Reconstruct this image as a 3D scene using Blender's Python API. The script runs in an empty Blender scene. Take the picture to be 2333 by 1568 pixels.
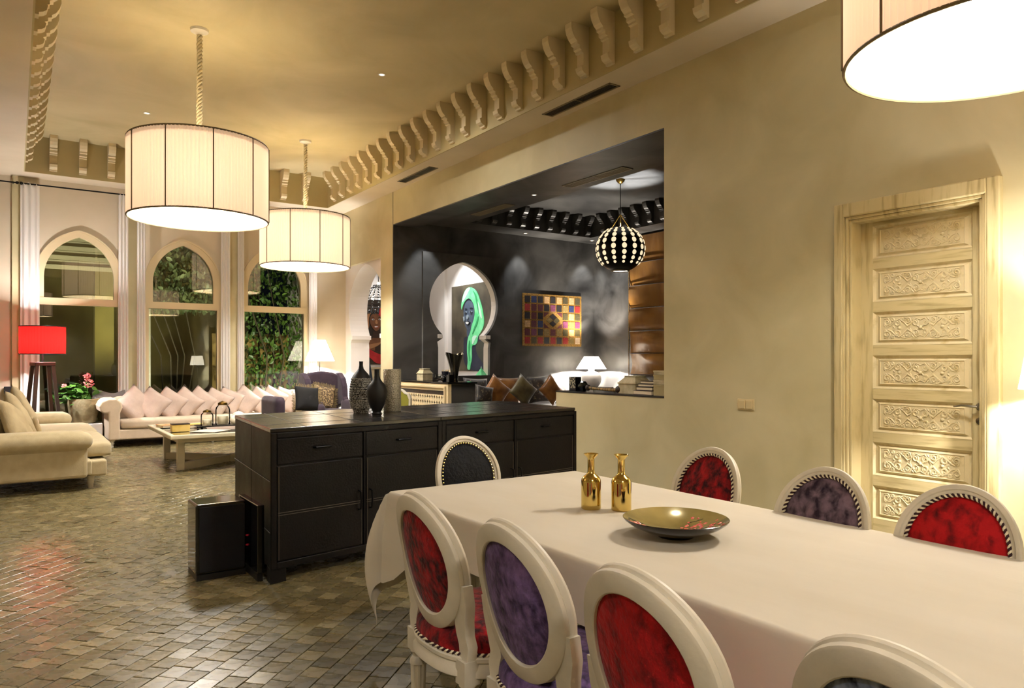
import bpy, bmesh, math, random
from mathutils import Vector, Matrix
random.seed(7)
PI = math.pi
scene = bpy.context.scene
COL = scene.collection

# ------------------------------------------------------------------ camera
F_PX, YAW, EYE = 1663.03, math.radians(34.348), 1.32
cam = bpy.data.objects.new('camera', bpy.data.cameras.new('camera'))
cam.data.sensor_width = 36.0
cam.data.lens = F_PX / 2333 * 36
cam.data.shift_y = 36.0 / 2333
cam.data.clip_start = 0.05
cam.location = (0, 0, EYE)
cam.rotation_euler = (PI / 2, 0, -YAW)
COL.objects.link(cam)
scene.camera = cam

# ------------------------------------------------------------------ world (night) and exposure
world = bpy.data.worlds.new('night')
scene.world = world
world.use_nodes = True
world.node_tree.nodes['Background'].inputs[0].default_value = (0.03, 0.04, 0.06, 1)
world.node_tree.nodes['Background'].inputs[1].default_value = 0.06
vs = scene.view_settings
vs.view_transform = 'Standard'
vs.look = 'None'
vs.gamma = 1.0
vs.use_curve_mapping = False
vs.exposure = 0.42

WARM = (0.95, 0.97, 1.0)
SOFT = (1.0, 0.98, 0.98)
COOL = (0.94, 0.97, 1.0)


def point(loc, watts, color=SOFT, radius=0.06, parent=None):
    l = bpy.data.lights.new('bulb_light', 'POINT')
    l.energy, l.color, l.shadow_soft_size = watts, color, radius
    o = bpy.data.objects.new('bulb_light', l)
    o.location = loc
    COL.objects.link(o)
    if parent: o.parent = parent
    return o


def spot(loc, target, watts, color=SOFT, angle=70, blend=0.5, radius=0.03):
    l = bpy.data.lights.new('spot_light', 'SPOT')
    l.energy, l.color, l.shadow_soft_size = watts, color, radius
    l.spot_size, l.spot_blend = math.radians(angle), blend
    o = bpy.data.objects.new('spot_light', l)
    o.location = loc
    o.rotation_euler = (Vector(target) - Vector(loc)).to_track_quat('-Z', 'Y').to_euler()
    COL.objects.link(o)
    return o


# ------------------------------------------------------------------ materials
def rgb(r, g, b):
    f = lambda c: (c / 255 / 12.92) if c / 255 <= 0.04045 else ((c / 255 + 0.055) / 1.055) ** 2.4
    return (f(r), f(g), f(b), 1)


def mat(name, col, rough=0.6, metal=0.0, col2=None, nscale=4.0, lo=0.4, hi=0.6, detail=4.0, dist=0.0,
        stretch=(1, 1, 1), bump=0.0, bscale=40.0, sheen=0.0, coat=0.0, spec=0.5, emit=None, estr=0.0,
        trans=0.0, ior=1.45, rough2=None, transl=0.0, tcol=None):
    m = bpy.data.materials.new(name)
    m.use_nodes = True
    nt = m.node_tree
    b = nt.nodes['Principled BSDF']
    b.inputs['Base Color'].default_value = rgb(*col)
    b.inputs['Roughness'].default_value = rough
    b.inputs['Metallic'].default_value = metal
    b.inputs['Specular IOR Level'].default_value = spec
    b.inputs['Sheen Weight'].default_value = sheen
    b.inputs['Sheen Roughness'].default_value = 0.4
    b.inputs['Coat Weight'].default_value = coat
    b.inputs['Coat Roughness'].default_value = 0.12
    b.inputs['Transmission Weight'].default_value = trans
    b.inputs['IOR'].default_value = ior
    if emit:
        b.inputs['Emission Color'].default_value = rgb(*emit)
        b.inputs['Emission Strength'].default_value = estr
    tc = nt.nodes.new('ShaderNodeTexCoord')
    mp = nt.nodes.new('ShaderNodeMapping')
    mp.inputs['Scale'].default_value = stretch
    nt.links.new(tc.outputs['Object'], mp.inputs['Vector'])
    if col2:
        n = nt.nodes.new('ShaderNodeTexNoise')
        n.inputs['Scale'].default_value = nscale
        n.inputs['Detail'].default_value = detail
        n.inputs['Distortion'].default_value = dist
        nt.links.new(mp.outputs[0], n.inputs['Vector'])
        r = nt.nodes.new('ShaderNodeValToRGB')
        r.color_ramp.elements[0].position, r.color_ramp.elements[0].color = lo, rgb(*col)
        r.color_ramp.elements[1].position, r.color_ramp.elements[1].color = hi, rgb(*col2)
        nt.links.new(n.outputs['Fac'], r.inputs[0])
        nt.links.new(r.outputs[0], b.inputs['Base Color'])
        if rough2 is not None:
            mr = nt.nodes.new('ShaderNodeMapRange')
            mr.inputs[1].default_value, mr.inputs[2].default_value = lo, hi
            mr.inputs[3].default_value, mr.inputs[4].default_value = rough, rough2
            nt.links.new(n.outputs['Fac'], mr.inputs[0])
            nt.links.new(mr.outputs[0], b.inputs['Roughness'])
    if bump:
        n2 = nt.nodes.new('ShaderNodeTexNoise')
        n2.inputs['Scale'].default_value = bscale
        n2.inputs['Detail'].default_value = 3
        nt.links.new(mp.outputs[0], n2.inputs['Vector'])
        bp = nt.nodes.new('ShaderNodeBump')
        bp.inputs['Strength'].default_value = bump
        bp.inputs['Distance'].default_value = 0.02
        nt.links.new(n2.outputs['Fac'], bp.inputs['Height'])
        nt.links.new(bp.outputs[0], b.inputs['Normal'])
    if transl:
        t = nt.nodes.new('ShaderNodeBsdfTranslucent')
        t.inputs[0].default_value = rgb(*(tcol or col2 or col))
        mx = nt.nodes.new('ShaderNodeMixShader')
        mx.inputs[0].default_value = transl
        out = nt.nodes['Material Output']
        nt.links.new(b.outputs[0], mx.inputs[1])
        nt.links.new(t.outputs[0], mx.inputs[2])
        nt.links.new(mx.outputs[0], out.inputs['Surface'])
    return m


def glass_mat(name, tint=(255, 255, 255), refl=1.5, gloss_rough=0.0):
    """thin pane: clear with a Fresnel reflection"""
    m = bpy.data.materials.new(name)
    m.use_nodes = True
    nt = m.node_tree
    nt.nodes.remove(nt.nodes['Principled BSDF'])
    out = nt.nodes['Material Output']
    t = nt.nodes.new('ShaderNodeBsdfTransparent'); t.inputs[0].default_value = rgb(*tint)
    g = nt.nodes.new('ShaderNodeBsdfGlossy'); g.inputs['Roughness'].default_value = gloss_rough
    fr = nt.nodes.new('ShaderNodeFresnel'); fr.inputs['IOR'].default_value = refl
    mx = nt.nodes.new('ShaderNodeMixShader')
    nt.links.new(fr.outputs[0], mx.inputs[0])
    nt.links.new(t.outputs[0], mx.inputs[1])
    nt.links.new(g.outputs[0], mx.inputs[2])
    nt.links.new(mx.outputs[0], out.inputs['Surface'])
    return m


M = {}
M['plaster'] = mat('khaki_plaster', (184, 172, 132), 0.5, col2=(204, 192, 153), nscale=1.6, lo=0.3, hi=0.7, detail=8, dist=0.6, bump=0.12, bscale=7)
M['ceiling'] = mat('ceiling_plaster', (170, 155, 114), 0.6, col2=(194, 178, 138), nscale=0.8, lo=0.3, hi=0.7, detail=7, dist=1.0, bump=0.1, bscale=5)
M['frieze'] = mat('frieze_plaster', (168, 152, 106), 0.65, col2=(180, 164, 118), nscale=1.5, lo=0.3, hi=0.7, detail=6, bump=0.08, bscale=8)
M['bracket'] = mat('bracket_plaster', (200, 184, 148), 0.65)
M['soffit'] = mat('soffit_plaster', (198, 184, 158), 0.65, col2=(210, 196, 172), nscale=1.5, lo=0.3, hi=0.7, detail=6)
M['white'] = mat('white_plaster', (224, 216, 208), 0.6, col2=(232, 226, 220), nscale=1.2, lo=0.3, hi=0.7)
M['dark'] = mat('charcoal_plaster', (36, 35, 34), 0.40, col2=(94, 92, 89), nscale=1.1, lo=0.32, hi=0.72, detail=9, dist=1.2, bump=0.1, bscale=6)
M['black'] = mat('black_paint', (16, 16, 17), 0.4)
M['gloss_black'] = mat('gloss_black', (7, 7, 8), 0.08, coat=0.6)
M['black_cloth'] = mat('speaker_cloth', (12, 12, 15), 0.85, bump=0.3, bscale=400)
M['frame'] = mat('window_paint', (208, 190, 152), 0.5)
M['curtain'] = mat('curtain_cloth', (232, 226, 220), 0.85, transl=0.15)
M['glass'] = glass_mat('window_glass', (236, 242, 236), 1.8)
M['clear'] = glass_mat('clear_glass', (250, 252, 250), 1.2)
M['grout'] = mat('grout', (96, 86, 62), 0.85)
M['chair_paint'] = mat('aged_cream_paint', (208, 198, 178), 0.48, col2=(192, 182, 160), nscale=9, lo=0.42, hi=0.7, detail=6, bump=0.05, bscale=60)
M['cloth'] = mat('linen_cloth', (197, 187, 168), 0.85, col2=(189, 178, 157), nscale=5, lo=0.3, hi=0.7, bump=0.06, bscale=26, stretch=(1, 0.35, 1))
M['wood_dark'] = mat('dark_wood', (58, 42, 28), 0.5, col2=(38, 26, 18), nscale=5, stretch=(1, 8, 8))


def velvet(name, dark, bright, scale=9, lo=0.36, hi=0.66, sheen=0.12):
    return mat(name, dark, 0.7, col2=bright, nscale=scale * 3.6, lo=lo, hi=hi, detail=9, dist=0.3, stretch=(1.0, 1.0, 0.75), spec=0.2, sheen=sheen, bump=0.25, bscale=70)


M['v_red'] = velvet('red_crushed_velvet', (44, 2, 5), (150, 12, 18))
M['v_red2'] = velvet('scarlet_crushed_velvet', (74, 4, 7), (166, 15, 19), 8, 0.28, 0.56)
M['v_purple'] = velvet('purple_crushed_velvet', (44, 28, 60), (116, 90, 138), 9, 0.32, 0.66)
M['v_grey'] = velvet('aubergine_crushed_velvet', (34, 22, 36), (112, 92, 104), 8)
M['v_navy'] = velvet('navy_crushed_velvet', (12, 14, 32), (132, 142, 164), 9, 0.4, 0.62)
M['v_black'] = velvet('black_velvet', (2, 2, 4), (9, 10, 17), 9, 0.45, 0.7, 0.0)
M['cord_cream'] = mat('cream_cord', (228, 214, 180), 0.7)
M['cord_red'] = mat('maroon_cord', (46, 8, 14), 0.7)
M['brass'] = mat('brass_nail', (196, 160, 84), 0.3, 1.0)
M['gold'] = mat('gold_mirror', (216, 190, 114), 0.06, 1.0)
M['leather'] = mat('dark_leather', (9, 7, 6), 0.36, spec=0.16, col2=(18, 14, 12), nscale=3.5, lo=0.3, hi=0.7, detail=8, bump=0.1, bscale=90, rough2=0.5)
M['leather_top'] = mat('polished_leather', (26, 22, 18), 0.2, col2=(38, 32, 25), nscale=3, lo=0.3, hi=0.7, detail=6, bump=0.04, bscale=40, stretch=(0.5, 3, 1))
M['stitch'] = mat('stitching', (78, 68, 56), 0.6)
M['iron'] = mat('black_iron', (14, 13, 13), 0.35, 0.6)
M['steel'] = mat('brushed_steel', (176, 172, 164), 0.25, 1.0)
M['beige'] = mat('beige_sofa_cloth', (184, 168, 132), 0.9, col2=(172, 156, 120), nscale=14, lo=0.3, hi=0.7, bump=0.15, bscale=180, sheen=0.2)
M['ivory'] = mat('ivory_sofa_cloth', (208, 188, 162), 0.88, col2=(198, 178, 152), nscale=12, lo=0.3, hi=0.7, bump=0.15, bscale=180, sheen=0.2)
M['pillow'] = mat('blush_linen', (190, 170, 156), 0.85, col2=(178, 158, 144), nscale=8, lo=0.3, hi=0.7, bump=0.2, bscale=24)
M['pillow_beige'] = mat('khaki_linen', (166, 148, 112), 0.85, col2=(150, 132, 98), nscale=8, lo=0.3, hi=0.7, bump=0.2, bscale=24)
M['grey_cloth'] = mat('grey_throw', (92, 86, 82), 0.9, bump=0.2, bscale=120)
M['plum'] = mat('plum_cloth', (54, 40, 54), 0.85, col2=(46, 33, 46), nscale=10, sheen=0.25, bump=0.1, bscale=150)


# ------------------------------------------------------------------ mesh builder
class MB:
    def __init__(s):
        s.v, s.f = [], []

    def add(s, vs_, fs):
        o = len(s.v)
        s.v += [tuple(v) for v in vs_]
        s.f += [tuple(i + o for i in f) for f in fs]
        return s

    def hexa(s, p):
        return s.add(p, [(0, 3, 2, 1), (4, 5, 6, 7), (0, 1, 5, 4), (1, 2, 6, 5), (2, 3, 7, 6), (3, 0, 4, 7)])

    def box(s, x0, x1, y0, y1, z0, z1):
        return s.hexa([(x0, y0, z0), (x1, y0, z0), (x1, y1, z0), (x0, y1, z0), (x0, y0, z1), (x1, y0, z1), (x1, y1, z1), (x0, y1, z1)])

    def cbox(s, c, size, rot=None):
        x, y, z = size[0] / 2, size[1] / 2, size[2] / 2
        p = [(-x, -y, -z), (x, -y, -z), (x, y, -z), (-x, y, -z), (-x, -y, z), (x, -y, z), (x, y, z), (-x, y, z)]
        if rot is not None:
            p = [rot @ Vector(q) for q in p]
        return s.hexa([(q[0] + c[0], q[1] + c[1], q[2] + c[2]) for q in p])

    def prism(s, poly, fn, d0, d1):
        n = len(poly)
        vs_ = [fn(a, b, d0) for a, b in poly] + [fn(a, b, d1) for a, b in poly]
        fs = [tuple(range(n)), tuple(range(2 * n - 1, n - 1, -1))]
        fs += [(i, (i + 1) % n, n + (i + 1) % n, n + i) for i in range(n)]
        return s.add(vs_, fs)

    def grid(s, nu, nv, fn, cu=False, cv=False):
        vs_ = [fn(i / (nu if cu else nu - 1), j / (nv if cv else nv - 1)) for i in range(nu) for j in range(nv)]
        fs = []
        for i in range(nu if cu else nu - 1):
            for j in range(nv if cv else nv - 1):
                i2, j2 = (i + 1) % nu, (j + 1) % nv
                fs.append((i * nv + j, i2 * nv + j, i2 * nv + j2, i * nv + j2))
        return s.add(vs_, fs)

    def lathe(s, prof, n=24, c=(0, 0, 0), flute=0, famt=0.0, cap=True):
        k = len(prof)
        vs_ = []
        for i in range(n):
            a = 2 * PI * i / n
            q = 1 - famt * (0.5 + 0.5 * math.cos(flute * a)) if flute else 1
            for r, z in prof:
                vs_.append((c[0] + r * q * math.cos(a), c[1] + r * q * math.sin(a), c[2] + z))
        fs = [(i * k + j, ((i + 1) % n) * k + j, ((i + 1) % n) * k + j + 1, i * k + j + 1) for i in range(n) for j in range(k - 1)]
        if cap:
            if prof[0][0] > 1e-4: fs.append(tuple(i * k for i in range(n))[::-1])
            if prof[-1][0] > 1e-4: fs.append(tuple(i * k + k - 1 for i in range(n)))
        return s.add(vs_, fs)

    def tube(s, pts, r, n=8, closed=False, cap=True, flat=1.0):
        pts = [Vector(p) for p in pts]
        k = len(pts)
        rs = r if isinstance(r, (list, tuple)) else [r] * k
        t0 = None
        vs_ = []
        up = Vector((0, 0, 1))
        for i, p in enumerate(pts):
            a = pts[(i - 1) % k] if (closed or i > 0) else p
            b = pts[(i + 1) % k] if (closed or i < k - 1) else p
            t = (b - a)
            t = t.normalized() if t.length > 1e-9 else Vector((0, 0, 1))
            if t0 is None:
                ref = Vector((1, 0, 0)) if abs(t.z) > 0.9 else up
                nx = t.cross(ref).normalized()
            else:
                nx = (nx - t * nx.dot(t))
                nx = nx.normalized() if nx.length > 1e-6 else t.orthogonal().normalized()
            t0 = t
            ny = t.cross(nx)
            for j in range(n):
                an = 2 * PI * j / n
                vs_.append(p + nx * math.cos(an) * rs[i] + ny * math.sin(an) * rs[i] * flat)
        fs = [(i * n + j, i * n + (j + 1) % n, ((i + 1) % k) * n + (j + 1) % n, ((i + 1) % k) * n + j)
              for i in range(k if closed else k - 1) for j in range(n)]
        if cap and not closed:
            fs += [tuple(range(n))[::-1], tuple((k - 1) * n + j for j in range(n))]
        return s.add(vs_, fs)

    def ball(s, c, r, n=12, m=8, sc=(1, 1, 1)):
        return s.grid(n, m + 1, lambda u, v: (c[0] + sc[0] * r * math.sin(PI * v) * math.cos(2 * PI * u), c[1] + sc[1] * r * math.sin(PI * v) * math.sin(2 * PI * u), c[2] - sc[2] * r * math.cos(PI * v)), cu=True)

    def xf(s, mtx, start=0):
        s.v = s.v[:start] + [tuple(mtx @ Vector(v)) for v in s.v[start:]]
        return s

    def mesh(s, name, m, smooth=False, sharp=38, weld=False):
        me = bpy.data.meshes.new(name)
        bm = bmesh.new()
        bv = [bm.verts.new(v) for v in s.v]
        for f in s.f:
            try: bm.faces.new([bv[i] for i in f])
            except ValueError: pass
        if weld or smooth: bmesh.ops.remove_doubles(bm, verts=bm.verts, dist=1e-5)
        bmesh.ops.recalc_face_normals(bm, faces=bm.faces)
        if smooth:
            lim = math.radians(sharp)
            for f in bm.faces: f.smooth = True
            for e in bm.edges:
                if len(e.link_faces) == 2 and e.calc_face_angle(0) > lim: e.smooth = False
        bm.to_mesh(me)
        bm.free()
        if m: me.materials.append(M[m] if isinstance(m, str) else m)
        return me

    def build(s, name, m, parent=None, smooth=False, bevel=0, segs=2, loc=None, rot=None, sharp=38, weld=False):
        o = bpy.data.objects.new(name, s.mesh(name, m, smooth, sharp, weld))
        COL.objects.link(o)
        if parent: o.parent = parent
        if loc: o.location = loc
        if rot: o.rotation_euler = rot
        if bevel:
            b = o.modifiers.new('bevel', 'BEVEL')
            b.width, b.segments, b.limit_method, b.angle_limit = bevel, segs, 'ANGLE', math.radians(40)
            b.harden_normals = False
            for p in o.data.polygons: p.use_smooth = False
        return o


def thing(name, label, cat, loc=(0, 0, 0), rotz=0.0, group=None):
    o = bpy.data.objects.new(name, None)
    o.empty_display_size = 0.05
    o.location, o.rotation_euler = loc, (0, 0, rotz)
    COL.objects.link(o)
    return tag(o, label, cat, group)


def tag(o, label, cat, group=None):
    o['label'], o['category'] = label, cat
    if group: o['group'] = group
    return o


def struct(o, label=None):
    o['kind'] = 'structure'
    if label: o['label'] = label
    return o


def instance(me, name, parent=None, loc=(0, 0, 0), rot=(0, 0, 0), scale=(1, 1, 1)):
    o = bpy.data.objects.new(name, me)
    o.location, o.rotation_euler, o.scale = loc, rot, scale
    COL.objects.link(o)
    if parent: o.parent = parent
    return o


def copy_tree(o, parent=None):
    c = o.copy()
    COL.objects.link(c)
    c.parent = parent
    for ch in list(o.children):
        copy_tree(ch, c)
    return c


ORD = ['first', 'second', 'third', 'fourth', 'fifth', 'sixth', 'seventh', 'eighth', 'ninth', 'tenth', 'eleventh', 'twelfth', 'thirteenth']
XY = lambda a, b, d: (a, b, d)
XZ = lambda a, b, d: (a, d, b)     # polygon in the X-Z plane, depth along Y
YZ = lambda a, b, d: (d, a, b)     # polygon in the Y-Z plane, depth along X


def arc(cx, cz, r, a0, a1, n):
    return [(cx + r * math.cos(math.radians(a0 + (a1 - a0) * i / n)), cz + r * math.sin(math.radians(a0 + (a1 - a0) * i / n))) for i in range(n + 1)]


def pointed(cx, hw, spring, rise, n=12):
    """pointed arch outline from left spring to right spring"""
    r = (rise * rise + hw * hw) / (2 * hw)
    th = math.atan2(rise, r - hw)
    left = [(cx - hw + r - r * math.cos(th * i / n), spring + r * math.sin(th * i / n)) for i in range(n + 1)]
    return left + [(2 * cx - x, z) for x, z in reversed(left[:-1])]


def horseshoe(c, r, zc, cap_top, cap_bot, base, neck, jamb, n=44):
    """horseshoe arch outline, counter-clockwise from the bottom left foot"""
    a = math.degrees(math.asin((zc - cap_top) / r))
    up = [(c - jamb, base), (c - jamb, cap_bot - 0.16), (c - jamb - 0.015, cap_bot - 0.06), (c - neck, cap_bot), (c - neck, cap_top)]
    ring = arc(c, zc, r, 180 + a, -a, n)
    # draw the top slightly pointed
    ring = [(x, z + 0.06 * r * max(0, 1 - abs(x - c) / (0.55 * r))) for x, z in ring]
    return up + ring + [(2 * c - x, z) for x, z in reversed(up)]

# ================================================================== STRUCTURE
W, L, SOF, CEIL = 5.23, 13.47, 4.12, 4.67      # right wall, window wall, soffit, ceiling
BACK, LEFT, WT = -2.6, -4.2, 0.45              # walls behind and left of the camera
NB, NX = 11.16, 9.61                           # back and far side of the dark alcove
NSOF, NCEIL = 3.64, 4.02

# ---- floor with handmade tiles laid on the diagonal
fl = MB()
fl.box(LEFT, 10, BACK, 17.4, -0.12, -0.012)
floor = struct(fl.build('floor', 'grout'), 'small square handmade clay tiles laid diagonally')


def tile_material():
    m = bpy.data.materials.new('clay_tile')
    m.use_nodes = True
    nt = m.node_tree
    b = nt.nodes['Principled BSDF']
    at = nt.nodes.new('ShaderNodeAttribute'); at.attribute_name = 'tone'
    r = nt.nodes.new('ShaderNodeValToRGB')
    e = r.color_ramp.elements
    e[0].position, e[0].color = 0.0, rgb(76, 67, 42)
    e[1].position, e[1].color = 1.0, rgb(150, 134, 96)
    k = r.color_ramp.elements.new(0.5); k.color = rgb(112, 100, 66)
    nt.links.new(at.outputs['Fac'], r.inputs[0])
    tc = nt.nodes.new('ShaderNodeTexCoord')
    n = nt.nodes.new('ShaderNodeTexNoise'); n.inputs['Scale'].default_value = 14; n.inputs['Detail'].default_value = 4
    nt.links.new(tc.outputs['Object'], n.inputs['Vector'])
    mx = nt.nodes.new('ShaderNodeMix'); mx.data_type = 'RGBA'; mx.blend_type = 'MULTIPLY'
    mr = nt.nodes.new('ShaderNodeMapRange'); mr.inputs[3].default_value = 0.88; mr.inputs[4].default_value = 1.08
    nt.links.new(n.outputs['Fac'], mr.inputs[0])
    mx.inputs[0].default_value = 1
    nt.links.new(r.outputs[0], mx.inputs[6]); nt.links.new(mr.outputs[0], mx.inputs[7])
    nt.links.new(mx.outputs[2], b.inputs['Base Color'])
    r2 = nt.nodes.new('ShaderNodeMapRange'); r2.inputs[3].default_value = 0.16; r2.inputs[4].default_value = 0.4
    nt.links.new(n.outputs['Fac'], r2.inputs[0]); nt.links.new(r2.outputs[0], b.inputs['Roughness'])
    bp = nt.nodes.new('ShaderNodeBump'); bp.inputs['Strength'].default_value = 0.12; bp.inputs['Distance'].default_value = 0.006
    n2 = nt.nodes.new('ShaderNodeTexNoise'); n2.inputs['Scale'].default_value = 17; n2.inputs['Detail'].default_value = 2
    nt.links.new(tc.outputs['Object'], n2.inputs['Vector'])
    nt.links.new(n2.outputs['Fac'], bp.inputs['Height']); nt.links.new(bp.outputs[0], b.inputs['Normal'])
    return m


M['tile'] = tile_material()
TA, TB = 0.104, 0.096
E1, E2 = Vector((math.cos(math.radians(44)), math.sin(math.radians(44)), 0)), Vector((-math.sin(math.radians(44)), math.cos(math.radians(44)), 0))


def tile_verts(c, rnd):
    a, b, g = TA / 2 - 0.0017, TB / 2 - 0.0019, 0.0016
    ta, tb, dz = rnd.gauss(0, 0.017), rnd.gauss(0, 0.017), rnd.uniform(-0.0012, 0.0012)
    out = []
    for s_, h in ((1, -0.012), (1, -0.0008)):
        for i, j in ((-1, -1), (1, -1), (1, 1), (-1, 1)):
            out.append(c + E1 * i * a + E2 * j * b + Vector((0, 0, h + (dz + ta * i * a + tb * j * b if h > -0.01 else 0))))
    for i, j in ((-1, -1), (1, -1), (1, 1), (-1, 1)):
        x, y = i * (a - g), j * (b - g)
        out.append(c + E1 * x + E2 * y + Vector((0, 0, dz + ta * x + tb * y)))
    return out


TF = [(0, 1, 5, 4), (1, 2, 6, 5), (2, 3, 7, 6), (3, 0, 4, 7), (4, 5, 9, 8), (5, 6, 10, 9), (6, 7, 11, 10), (7, 4, 8, 11), (8, 9, 10, 11)]
spots_ = []
rt = random.Random(3)
for j in range(-120, 190):
    off = (j % 2) * 0.5 * TA + rt.uniform(-0.022, 0.022)
    for i in range(-60, 190):
        p = E1 * (i * TA + off) + E2 * (j * TB)
        if LEFT + 0.02 < p.x < W + 0.02 and BACK + 0.02 < p.y < L + 0.02:
            spots_.append(p)
CS, SN = math.cos(YAW), math.sin(YAW)


def in_view(p):
    d = p.x * SN + p.y * CS
    if d < 0.5: return None
    u = 1166.5 + F_PX * (p.x * CS - p.y * SN) / d
    v = 820 + F_PX * EYE / d
    if 0 <= u <= 945 and v <= 1568 and not (p.x > 1.2 and p.y > 4.25) and not (p.x > 1.3 and p.y < 3.0): return d
    return None


near = sorted([(in_view(p), k) for k, p in enumerate(spots_) if in_view(p)])[:300]
near_set = {k for _, k in near}


def tone(rnd):
    t = rnd.gauss(0.47, 0.11)
    if rnd.random() < 0.05: t += 0.35
    return min(1, max(0, t))


def set_tone(me, vals):
    at = me.attributes.new('tone', 'FLOAT', 'FACE')
    at.data.foreach_set('value', vals)


variants = []
for k in range(14):
    mb = MB(); mb.add(tile_verts(Vector((0, 0, 0)), rt), TF)
    me = mb.mesh('tile', 'tile'); set_tone(me, [tone(rt)] * len(me.polygons))
    variants.append(me)
for k in sorted(near_set):
    instance(rt.choice(variants), 'tile', floor, spots_[k])
vs2, fs2, tn = [], [], []
for k, p in enumerate(spots_):
    if k in near_set: continue
    o = len(vs2)
    vs2 += tile_verts(p, rt)
    fs2 += [tuple(q + o for q in f) for f in TF]
    tn += [tone(rt)] * len(TF)
me = bpy.data.meshes.new('tile_field'); me.from_pydata(vs2, [], fs2); me.materials.append(M['tile']); set_tone(me, tn)
tf = instance(me, 'tile_field', floor); tf['kind'] = 'stuff'

# ---- ceiling: coffer, soffits
cl = MB()
cl.box(0.13, W - 0.43, -2.0, L - 0.42, CEIL, CEIL + 0.1)
struct(cl.build('ceiling', 'ceiling'), 'raised khaki plaster ceiling field')
so = MB()
so.box(W - 0.43, W + WT, BACK, L, SOF, CEIL + 0.1)
so.box(LEFT, W - 0.43, L - 0.42, L, SOF, CEIL + 0.1)
so.box(LEFT, 0.13, BACK, L - 0.42, SOF, CEIL + 0.1)
so.box(0.13, W - 0.43, BACK, -2.0, SOF, CEIL + 0.1)
struct(so.build('ceiling', 'soffit'), 'lowered plaster border running round the ceiling')

# frieze faces with carved brackets
BR = [(0, 0.5), (0.225, 0.5), (0.225, 0.45), (0.21, 0.4), (0.185, 0.355), (0.15, 0.325), (0.15, 0.305), (0.12, 0.295), (0.12, 0.262), (0.095, 0.25), (0.095, 0.232),
      (0.07, 0.225), (0.07, 0.105), (0.095, 0.09), (0.085, 0.05), (0.06, 0.03), (0.03, 0.02), (0.03, 0.0), (0, 0.0)]
bme = MB().prism(BR, lambda a, b, d: (a, d, b), -0.05, 0.05).mesh('bracket', 'bracket')
bmd = MB().prism([(a * 0.85, b * 0.72) for a, b in BR], lambda a, b, d: (a, d, b), -0.045, 0.045).mesh('bracket', 'dark')
t1 = struct(MB().box(W - 0.445, W - 0.43, -2.0, L - 0.42, SOF, CEIL).build('trim_1', 'frieze'), 'frieze with carved brackets above the door wall')
t2 = struct(MB().box(0.13, W - 0.445, L - 0.435, L - 0.42, SOF, CEIL).build('trim_2', 'frieze'), 'frieze with carved brackets above the arched windows')
t3 = struct(MB().box(0.13, 0.145, -2.0, L - 0.435, SOF, CEIL).build('trim_3', 'frieze'), 'frieze with carved brackets on the left ceiling beam')
y = 2.6
while y < L - 0.6:
    instance(bme, 'bracket', t1, (W - 0.445, y, CEIL - 0.5), (0, 0, PI))
    instance(bme, 'bracket', t3, (0.145, y, CEIL - 0.5))
    y += 0.385
x = 0.50
while x < W - 0.6:
    instance(bme, 'bracket', t2, (x, L - 0.435, CEIL - 0.5), (0, 0, -PI / 2))
    x += 0.385

# ---- right wall with the door, the alcove opening and the recessed arch
ZT = CEIL + 0.1
rw = MB()
rw.box(W, W + WT, BACK, 2.16, 0, SOF)
rw.box(W, W + WT, 2.16, 3.16, 2.42, SOF)
rw.box(W, W + WT, 3.16, 5.03, 0, SOF)
rw.box(W, W + WT, 5.03, 6.74, 0, 0.945)
rw.box(W, W + WT, 5.03, NB, 3.58, SOF)
rw.box(W, W + WT, NB + 0.025, 11.66, 0, SOF)
rw.box(W, W + WT, 11.66, L, 3.09, SOF)
wall_right = struct(rw.build('wall_right', 'plaster'), 'khaki polished plaster wall with door and wide alcove opening')
hs = horseshoe(12.5, 0.80, 2.22, 1.78, 1.70, 0.0, 0.665, 0.70)
poly = [(11.66, 0), ] + hs + [(L, 0), (L, 3.09), (11.66, 3.09)]
struct(MB().prism(poly, YZ, W + 0.08, W + WT).build('wall_arch', 'white'), 'white wall with horseshoe arch doorway')
cap = MB()
for s_ in (-1, 1):
    yc = 12.5 + s_ * 0.70
    cap.box(W + 0.07, W + WT + 0.01, yc - 0.075, yc + 0.075, 1.70, 1.78)
struct(cap.build('trim_4', 'white', bevel=0.008), 'small capital bands of the horseshoe arch')
struct(MB().box(W + 0.002, W + WT, 5.03, NB, 3.565, 3.58).build('trim_5', 'dark'), 'dark lining under the head of the alcove opening')
struct(MB().box(W - 0.004, W + WT + 0.3, 5.03, 6.745, 0.945, 0.96).build('trim_6', 'black'), 'black shelf on the half wall')

# ---- window wall
WINS = [(0.872, 0.60), (2.403, 0.60), (3.945, 0.60)]
OH, ZS, ZTR, SPR, RISE = 0.60, 0.23, 2.27, 2.62, 0.74
ww = MB()
edges = [LEFT]
for cx, hw in WINS: edges += [cx - OH, cx + OH]
edges.append(W + 0.08)
for a, b in zip(edges[0::2], edges[1::2]): ww.box(a, b, L, L + 0.3, 0, SOF + 0.05)
for cx, hw in WINS:
    ww.box(cx - OH, cx + OH, L, L + 0.3, 0, ZS)
    top = pointed(cx, OH - 0.03, SPR, 0.71)
    ww.prism([(cx - OH, SPR)] + top + [(cx + OH, SPR), (cx + OH, SOF + 0.05), (cx - OH, SOF + 0.05)], XZ, L, L + 0.3)
struct(ww.build('wall_back', 'soffit'), 'cream plaster window wall')
sl = MB(); sl.box(-0.2, W, L - 0.12, L, 0, 0.22)
struct(sl.build('trim_7', 'white', bevel=0.01), 'low white sill step along the windows')
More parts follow.
